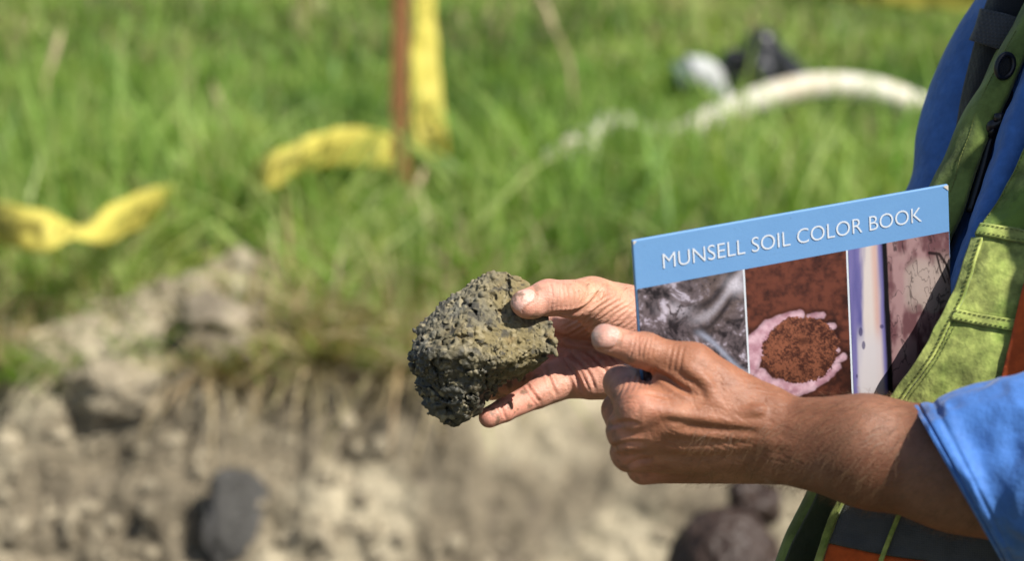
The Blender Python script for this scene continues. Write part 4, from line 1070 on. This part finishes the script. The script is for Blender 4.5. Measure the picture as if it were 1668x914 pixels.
flapB = Patch(pts_rows([[(1690, 40, 1.520), (1705, 40, 1.508), (1760, 40, 1.50)], [(1668, 100, 1.518), (1684, 102, 1.506), (1740, 110, 1.50)], [(1642, 180, 1.515), (1660, 184, 1.502), (1715, 190, 1.50)], [(1624, 245, 1.512), (1643, 250, 1.498), (1700, 255, 1.50)], [(1606, 310, 1.509), (1624, 316, 1.494), (1690, 320, 1.50)], [(1584, 370, 1.507), (1602, 377, 1.492), (1670, 380, 1.50)], [(1556, 445, 1.503), (1575, 455, 1.490), (1640, 460, 1.50)], [(1520, 540, 1.50), (1540, 550, 1.488), (1620, 560, 1.50)]]))
patch_obj('front_flap', flapB, jacket, M['jacket'], fold=.012, seed=9, fs=26)
zp = [cf(1646, 150, 1.537), cf(1626, 192, 1.530), cf(1612, 232, 1.526), cf(1598, 285, 1.522), cf(1580, 345, 1.518)]
V, F = tube(c2w(np.array(zp)), [.003]*5, 6, 30); mk('zip', V, F, M['blackplastic'], jacket)
pull = [join([tube(c2w(np.array([cf(1610, 214, 1.523), cf(1616, 204, 1.521), cf(1626, 200, 1.520), cf(1632, 192, 1.520)])), [.0022, .0035, .0030, .0038], 8, 14), tube(c2w(np.array([cf(1613, 222, 1.523), cf(1617, 206, 1.521)])), [.002, .0028], 8), tube(c2w(np.array([cf(1628, 196, 1.519), cf(1627, 184, 1.519)])), [.0042, .003], 8)])]
V, F = pull[0]; F = [np.concatenate([f for f in F if f.shape[1] == 4]), np.concatenate([f for f in F if f.shape[1] == 3])]; mk('zip_pull', V, F, M['blackplastic'], jacket)

# strap with its webbing keeper
strapP = Patch(pts_rows([[(1680, -170, 1.59), (1700, -165, 1.575), (1740, -150, 1.57), (1775, -140, 1.575)], [(1612, 0, 1.59), (1632, 6, 1.575), (1670, 18, 1.57), (1700, 30, 1.575)], [(1588, 78, 1.592), (1608, 84, 1.576), (1640, 96, 1.571), (1668, 108, 1.575)], [(1572, 150, 1.594), (1590, 156, 1.578), (1618, 164, 1.574), (1642, 172, 1.578)], [(1560, 222, 1.596), (1576, 228, 1.580), (1602, 234, 1.577), (1622, 240, 1.58)], [(1542, 310, 1.60), (1556, 315, 1.585), (1580, 320, 1.58), (1600, 325, 1.585)], [(1520, 420, 1.605), (1534, 424, 1.592), (1556, 428, 1.588), (1576, 432, 1.592)]]))
strap = patch_obj('shoulder_strap', strapP, person, M['strap'], n=24, m=70, thick=.004, fold=.002, seed=2)
kp = Patch(pts_rows([[(1598, 14, 1.592), (1603, 14, 1.574), (1636, 22, 1.562), (1668, 32, 1.560), (1690, 40, 1.566)], [(1594, 30, 1.592), (1598, 30, 1.573), (1630, 39, 1.560), (1660, 48, 1.558), (1684, 56, 1.565)], [(1588, 48, 1.592), (1592, 48, 1.572), (1622, 57, 1.559), (1650, 66, 1.557), (1674, 74, 1.565)], [(1580, 65, 1.592), (1584, 66, 1.572), (1612, 75, 1.560), (1638, 84, 1.558), (1660, 93, 1.566)]]))
patch_obj('webbing_keeper', kp, strap, M['webbing'], n=30, m=16, thick=.002)

# vest, camera-side front panel
edge = [(-450, 1930, 1.525), (-200, 1850, 1.515), (0, 1785, 1.50), (120, 1732, 1.49), (245, 1668, 1.48), (310, 1633, 1.474), (370, 1600, 1.467), (425, 1577, 1.459), (480, 1556, 1.453), (535, 1530, 1.449), (590, 1500, 1.448), (650, 1455, 1.452), (730, 1413, 1.458), (810, 1375, 1.462), (914, 1335, 1.468), (1050, 1292, 1.48), (1250, 1262, 1.50)]
offs = [(0, 0, 0), (.014, -.0125, -.002), (.040, -.024, -.006), (.085, -.036, -.010), (.140, -.036, -.012), (.205, -.005, -.012), (.262, .060, -.010)]
rows = []
for py, px, d in edge:
    e = cf(px, py, d); rows.append([e+np.array([a, c, b]) for a, b, c in offs])
nearP = Patch(rows); NR = len(edge)-1
def t_of(py):
    for i in range(NR):
        if edge[i][0] <= py <= edge[i+1][0]: return (i+(py-edge[i][0])/(edge[i+1][0]-edge[i][0]))/NR
def s_of(t, px):                        # where the panel at height t crosses the vertical line px
    s = np.linspace(0, .9, 400); x, _ = proj(nearP.at(s, np.full(400, t))); return float(np.interp(px, x, s))
vest = patch_obj('safety_vest', nearP, person, M['lime'], n=120, m=330, fold=.0085, seed=6, fs=30, thick=.002)
class Off:                              # the cloth surface with its folds, for pieces sewn onto it
    def at(s, S, T):
        V = nearP.at(S, T); return V+nearP.nor(S, T)*((fbm(V, 30, 3, 6)-.5)*.0085)[..., None]
    def nor(s, S, T): return nearP.nor(S, T)
offP = Off()
ta, tb = t_of(380), t_of(700)
def orange_s(T): 
    py = np.interp(T, [t_of(200), t_of(455), t_of(610), t_of(760), t_of(800)], [1780, 1668, 1630, 1590, 1580])
    a = np.array([s_of(t, p) for t, p in zip(T[:, 0], py[:, 0])])[:, None]; return np.repeat(a, T.shape[1], 1), np.full(T.shape, .93)
patch_obj('orange_side', offP, vest, M['orange'], t0=t_of(200), t1=t_of(775), n=40, m=90, off=.0070, thick=.0012, sfun=orange_s)
patch_obj('grey_band', offP, vest, M['greyband'], .055, .93, t_of(776), t_of(886), 60, 40, .0024, .0012)
patch_obj('orange_hem', offP, vest, M['orange'], .05, .93, t_of(887), t_of(1200), 60, 40, .0022, .0012)
sv = s_of(t_of(860), 1452)
patch_obj('piping', offP, vest, M['lime'], sv-.007, sv+.007, t_of(776), t_of(1200), 5, 60, .0050, .0016)
patch_obj('binding', offP, vest, M['lime'], .0, .050, t_of(790), t_of(1240), 6, 90, .0042, .0022)
# pockets: raised pieces with a welt along the top
pk1 = t_of(374); pk2 = t_of(508)
def pocket(t0, t1, s0, s1, off):
    p = patch_obj('pocket', offP, vest, M['lime'], s0, s1, t0, t1, 40, 50, off, .0022)
    return p
pocket(pk1, t_of(506), .030, .40, .0022)
pocket(pk2, t_of(690), .085, .37, .0022)
patch_obj('pocket_welt', offP, vest, M['lime'], .028, .41, pk1-.001, t_of(392), 40, 10, .0048, .0022)
patch_obj('pocket_welt', offP, vest, M['lime'], .082, .38, pk2-.001, t_of(524), 40, 10, .0048, .0022)
patch_obj('front_facing', offP, vest, M['lime'], .0, .085, t_of(395), t_of(700), 10, 90, .0040, .0018)
def stitches(name, curve, off, parent, pt=offP, step=.0030, ln=.0019):
    S, T = np.array(curve).T; k = np.linspace(0, 1, 400); j = np.linspace(0, 1, len(S)); S = np.interp(k, j, S); T = np.interp(k, j, T)
    p = pt.at(S, T)+pt.nor(S, T)*off; L = np.concatenate([[0], np.cumsum(np.linalg.norm(np.diff(p, axis=0), axis=1))])
    parts = []
    for a in np.arange(0, L[-1]-ln, step):
        q = np.stack([np.interp([a, a+ln/2, a+ln], L, p[:, i]) for i in range(3)], 1); parts.append(tube(c2w(q), [.0002, .0003, .0002], 5, caps=False))
    V, F = join(parts); tag(mk(name, V, [np.concatenate(F)], M['thread'], parent), kind='stuff')
for a, b, o in (((.030, pk1+.003), (.40, pk1+.003), .0064), ((.030, t_of(389)), (.40, t_of(389)), .0064), ((.085, pk2+.003), (.37, pk2+.003), .0064), ((.085, t_of(521)), (.37, t_of(521)), .0064)):
    stitches('stitching', [a, b], o, vest)
for s_ in (.072, .079): stitches('stitching', [(s_, t_of(397)), (s_, t_of(560)), (s_, t_of(700))], .0054, vest)
stitches('stitching', [(.012, t_of(100)), (.012, t_of(390))], .0014, vest)
stitches('stitching', [(.36, t_of(526)), (.36, t_of(690))], .0040, vest)
stitches('stitching', [(.092, t_of(526)), (.092, t_of(690))], .0040, vest)
stitches('stitching', [(.115, t_of(526)), (.115, t_of(690))], .0040, vest)
# vest, far front panel: open edge, seam, fold, then round the side
fr_rows = []
for y, r, m_, l, d in ((-250, 1800, 1770, 1745, 1.55), (-60, 1740, 1715, 1700, 1.545), (40, 1690, 1664, 1655, 1.54), (85, 1666, 1640, 1628, 1.537), (140, 1640, 1612, 1602, 1.534), (185, 1619, 1592, 1575, 1.532), (220, 1603, 1582, 1558, 1.530), (262, 1588, 1566, 1541, 1.528), (300, 1575, 1556, 1523, 1.526), (340, 1562, 1540, 1505, 1.524), (420, 1530, 1510, 1475, 1.522), (560, 1480, 1450, 1415, 1.52), (700, 1430, 1395, 1365, 1.52), (808, 1395, 1360, 1318, 1.52), (860, 1375, 1335, 1292, 1.522), (914, 1355, 1308, 1270, 1.525), (1050, 1310, 1262, 1225, 1.535), (1250, 1290, 1240, 1200, 1.55)):
    fr_rows.append([cf(r+6, y+3, d-.004), cf(r, y, d-.008), cf(m_, y-2, d-.003), cf(l, y-4, d+.014), cf(l+8, y-8, d+.040), cf(l+60, y-14, d+.085)])
farP = Patch(fr_rows)
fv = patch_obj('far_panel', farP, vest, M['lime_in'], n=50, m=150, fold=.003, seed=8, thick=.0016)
patch_obj('shade_patch', farP, vest, M['panel_shade'], .02, .50, .62, 1.0, 24, 50, .0030, .0010)  # dark overlay painting the shade onto the lower far panel
def fs_of(t, px):
    s = np.linspace(0, .62, 300); x, _ = proj(farP.at(s, np.full(300, t))); o = np.argsort(x); return float(np.interp(px, x[o], s[o]))
stitches('stitching', [(.40, .13), (.40, .5)], .0014, vest, farP, .0026, .0021)
# eyelet
tt = 3.49/17
pe = farP.at(np.array([.30]), np.array([tt]))[0]; ne = farP.nor(np.array([.30]), np.array([tt]))[0]
ta_ = farP.at(np.array([.30]), np.array([tt+.004]))[0]-farP.at(np.array([.30]), np.array([tt-.004]))[0]
pe = cf(1637, 107, pe[2]-.006); fa, fb, fn = frame(ta_, (.55, .1, -.8))
an = np.linspace(0, 2*np.pi, 33); ringp = pe+fa*np.cos(an)[:, None]*.0078+fb*np.sin(an)[:, None]*.0062
V, F = tube(c2w(ringp), .0018, 8, caps=False); mk('eyelet', V, F, M['blackplastic'], vest)
V = c2w(np.concatenate([[pe+fn*-.0006], pe+fn*-.0006+fa*np.cos(an[:-1])[:, None]*.0070+fb*np.sin(an[:-1])[:, None]*.0055])); kk = np.arange(32)
mk('eyelet_hole', V, np.stack([np.zeros(32, int), kk+1, (kk+1) % 32+1], 1), M['strap'], vest)
# back of the vest, out of the picture
bk_rows = []
for z in np.linspace(.78, 1.38, 9):
    a = np.linspace(math.radians(75), math.radians(285), 15); c = TC(z)
    bk_rows.append([w2c(c+FRT*.135*math.cos(x)+LFT*.195*math.sin(x)) for x in a])
bp = Patch(bk_rows); patch_obj('back_panel', bp, vest, M['lime'], n=40, m=40, fold=.006)
# trousers, boots, hair
for s in (-1, 1):
    hip = TC(.90)+LFT*s*.088; kn = np.array([.40, 1.50, .48])+LFT*s*.12+FRT*.03; an_ = np.array([.42, 1.50, .10])+LFT*s*.13
    tr = mk('trouser_leg', *loft([(hip+[0, 0, .08], FRT*.112, LFT*.100), (hip-[0, 0, .06], FRT*.112, LFT*.098), ((hip+kn)/2, FRT*.096, LFT*.085), (kn, FRT*.080, LFT*.074), ((kn+an_)/2, FRT*.078, LFT*.070), (an_, FRT*.075, LFT*.066)], 40, 60, .012, 31+s, 16), M['trousers'], person)
    solid(tr, .002)
    S = SDF((-.2, -.12, -.01), (.26, .12, .24), .006); f0 = np.array([0, 0, 0.])
    S.cone((-.02, 0, .20), (-.02, 0, .06), .052, .050, .02); S.cone((-.03, 0, .045), (.13, 0, .040), .046, .048, .02); S.cone((.13, 0, .035), (.19, 0, .03), .046, .034, .02)
    S.F = np.maximum(S.F, -(np.arange(S.n[2])*S.h+S.lo[2])[None, None, :]).astype(np.float32)
    Vt, Qt = S.mesh(1); Vw = np.array([.42, 1.50, 0])+LFT*s*.13+Vt[:, :1]*FRT+Vt[:, 1:2]*LFT+Vt[:, 2:]*Zv
    mk('boot', Vw, Qt, M['boot'], person)
hd = TC(1.62)+FRT*.03
S = SDF(hd-.16, hd+.18, .006)
S.ell(hd+[0, 0, .042]-FRT*.008, [FRT, LFT, (0, 0, 1)], (.106, .085, .107), .01)
S.cone(hd+FRT*.15-[0, 0, .06], hd+FRT*.13+[0, 0, .02], .10, .085, .02, cut=True); S.cone(hd-[0, 0, .16], hd-[0, 0, .10], .11, .09, .02, cut=True)
V, Q = S.mesh(1); mk('hair', V+(fbm(V, 120, 2, 3)[:, None]-.5)*.008, Q, M['hair'], person)

# fine hair on the bare forearm and wrist
def arm_hair(src, keep, n, L, seed):
    V, Q = src[0], src[1]; N = vnormals(V, Q); px, py = proj(V); ok = np.where(keep(px, py, N))[0]
    r = np.random.default_rng(seed); ok = r.choice(ok, n); p = V[ok]; nn = N[ok]
    d = np.tile([-.55, -.75, .0], (n, 1))+r.normal(0, .35, (n, 3)); d -= nn*(d*nn).sum(1)[:, None]; d /= np.linalg.norm(d, axis=1)[:, None]
    l = L*r.uniform(.5, 1.2, n)[:, None]; s = np.cross(d, nn)*.00006
    a = p; b = p+d*l*.5+nn*l*.28; c = p+d*l+nn*l*.30
    W = np.stack([a-s, a+s, b+s, b-s, c], 1).reshape(-1, 3); k = (np.arange(n)*5)[:, None]
    return c2w(W), [k+[0, 1, 2, 3], k+[3, 2, 4]]
M['arm_hair'] = m_plain('brown_hairs', (.16, .09, .045), .5, .2)
v1 = arm_hair(pb, lambda x, y, N: (x > 1120) & (x < 1600) & ((y > 690) | (x > 1300)), 3000, .012, 1)
v2 = arm_hair(pc, lambda x, y, N: (x > 930) & (x < 1060) & (y < 480), 220, .009, 2)
V, F = join([v1, v2]); F = [np.concatenate([f for f in F if f.shape[1] == 4]), np.concatenate([f for f in F if f.shape[1] == 3])]
tag(mk('arm_hair', V, F, M['arm_hair'], person), kind='stuff')

# ------------------------------------------------------------------ the person down in the pit
def pit_person():
    H = P(1176, 948, 3.72); x0, y0 = H[0], H[1]; fz = -1.52
    t = empty('person', (x0, y0, fz)); f = np.array([-.35, .94, 0]); l = np.array([-.94, -.35, 0])
    tag(t, 'dark haired person with a bun standing down in the pit', 'person')
    def base(S, inflate=0, head=True, legs=True, arms=True):
        c = np.array([x0, y0, 0]); i = inflate
        sh = np.array([0, 0, H[2]-.28])+c; hp_ = c+[0, 0, fz+.80]
        S.cone(hp_, c+[0, 0, H[2]-.42], .115+i, .125+i, .05, f, .75); S.cone(sh+l*.145, sh-l*.145, .055+i, .055+i, .05)
        if head:
            S.cone(sh, c+[0, 0, H[2]-.06], .05, .05, .03); S.ell(H, [f, l, (0, 0, 1)], (.092, .073, .105), .02); S.ell(H+f*.03-[0, 0, .05], [f, l, (0, 0, 1)], (.062, .055, .065), .03)
            S.cone(H+f*.088, H+f*.106-[0, 0, .03], .008, .013, .01)
            for s in (-1, 1): S.ell(H+l*s*.074, [f, l, (0, 0, 1)], (.017, .008, .03), .006)
        for s in (-1, 1):
            if arms:
                el = sh+l*s*.21+f*.06-[0, 0, .29]; wr = el+f*.20-[0, 0, .12]-l*s*.05
                S.cone(sh+l*s*.17, el, .044+i, .036+i, .03)
                if not inflate:
                    S.cone(el, wr, .036, .024, .02); S.cone(wr, wr+f*.09-[0, 0, .04], .026, .024, .012, l, .5)
                    for q in range(4): a_ = wr+f*.085-[0, 0, .04]+l*(q-1.5)*.017; S.cone(a_, a_+f*(.06, .07, .066, .05)[q]-[0, 0, .045], .0095, .008, .003)
                    a_ = wr+f*.03-l*s*.03; S.cone(a_, a_+f*.05-l*s*.025-[0, 0, .01], .012, .009, .008)
            if legs:
                h0 = hp_+l*s*.085; k0 = c+l*s*.10+f*.03+[0, 0, fz+.45]; a0 = c+l*s*.10+[0, 0, fz+.06]
                S.cone(h0, k0, .085+i, .055+i, .03); S.cone(k0, a0, .052+i, .034+i, .03)
                if not inflate: S.cone(a0-[0, 0, .02], a0+f*.14-[0, 0, .025], .034, .026, .02)
    lo, hi = np.array([x0-.4, y0-.4, fz-.01]), np.array([x0+.4, y0+.5, H[2]+.16])
    S = SDF(lo, hi, .009); base(S); V, Q = S.mesh(2); mk('body', V, Q, M['skin'], t, col=np.tile(TAN, (len(V), 1)), att={'nail': np.zeros(len(V))})
    S = SDF(lo, hi, .009); base(S, .012, False, False); V, Q = S.mesh(2); mk('shirt', V, Q, M['shirt'], t)
    S = SDF(lo, hi, .009)
    for s in (-1, 1):
        c = np.array([x0, y0, 0]); S.cone(c+l*s*.085+[0, 0, fz+.82], c+l*s*.10+f*.03+[0, 0, fz+.45], .105, .070, .03); S.cone(c+l*s*.10+f*.03+[0, 0, fz+.45], c+l*s*.10+[0, 0, fz+.09], .070, .055, .03)
    V, Q = S.mesh(2); mk('trousers', V, Q, M['trousers'], t)
    S = SDF(H-.17, H+.2, .0045)
    S.ell(H+[0, 0, .012]-f*.012, [f, l, (0, 0, 1)], (.104, .087, .108), .01); S.cone(H+f*.15-[0, 0, .05], H+f*.14, .10, .085, .02, cut=True)
    S.cone(H-[0, 0, .17], H-[0, 0, .13], .10, .09, .02, cut=True)
    bn = P(1229, 820, 3.74)
    V, Q = S.mesh(1); V = V+vnormals(V, Q)*((vnoise((V-H)*np.array([1, 1, .25]), 150, 3)-.5)*.014)[:, None]; hr_ = mk('hair', V, Q, M['hair'], t)
    S = SDF(bn-.09, bn+.09, .003)
    a = np.linspace(0, 2*np.pi*1.6, 26)
    for k in range(25):
        pA = bn+np.array([math.cos(a[k])*.026, math.sin(a[k])*.022, -.018+.0016*k]); pB = bn+np.array([math.cos(a[k+1])*.026, math.sin(a[k+1])*.022, -.018+.0016*(k+1)])
        S.cone(pA, pB, .016, .016, .003)
    S.cone(bn-[.012, 0, .055], bn, .022, .016, .008)
    V, Q = S.mesh(1); V = V+vnormals(V, Q)*((vnoise(V, 260, 5)-.5)*.006)[:, None]; mk('bun', V, Q, M['hair'], hr_)
pit_person()
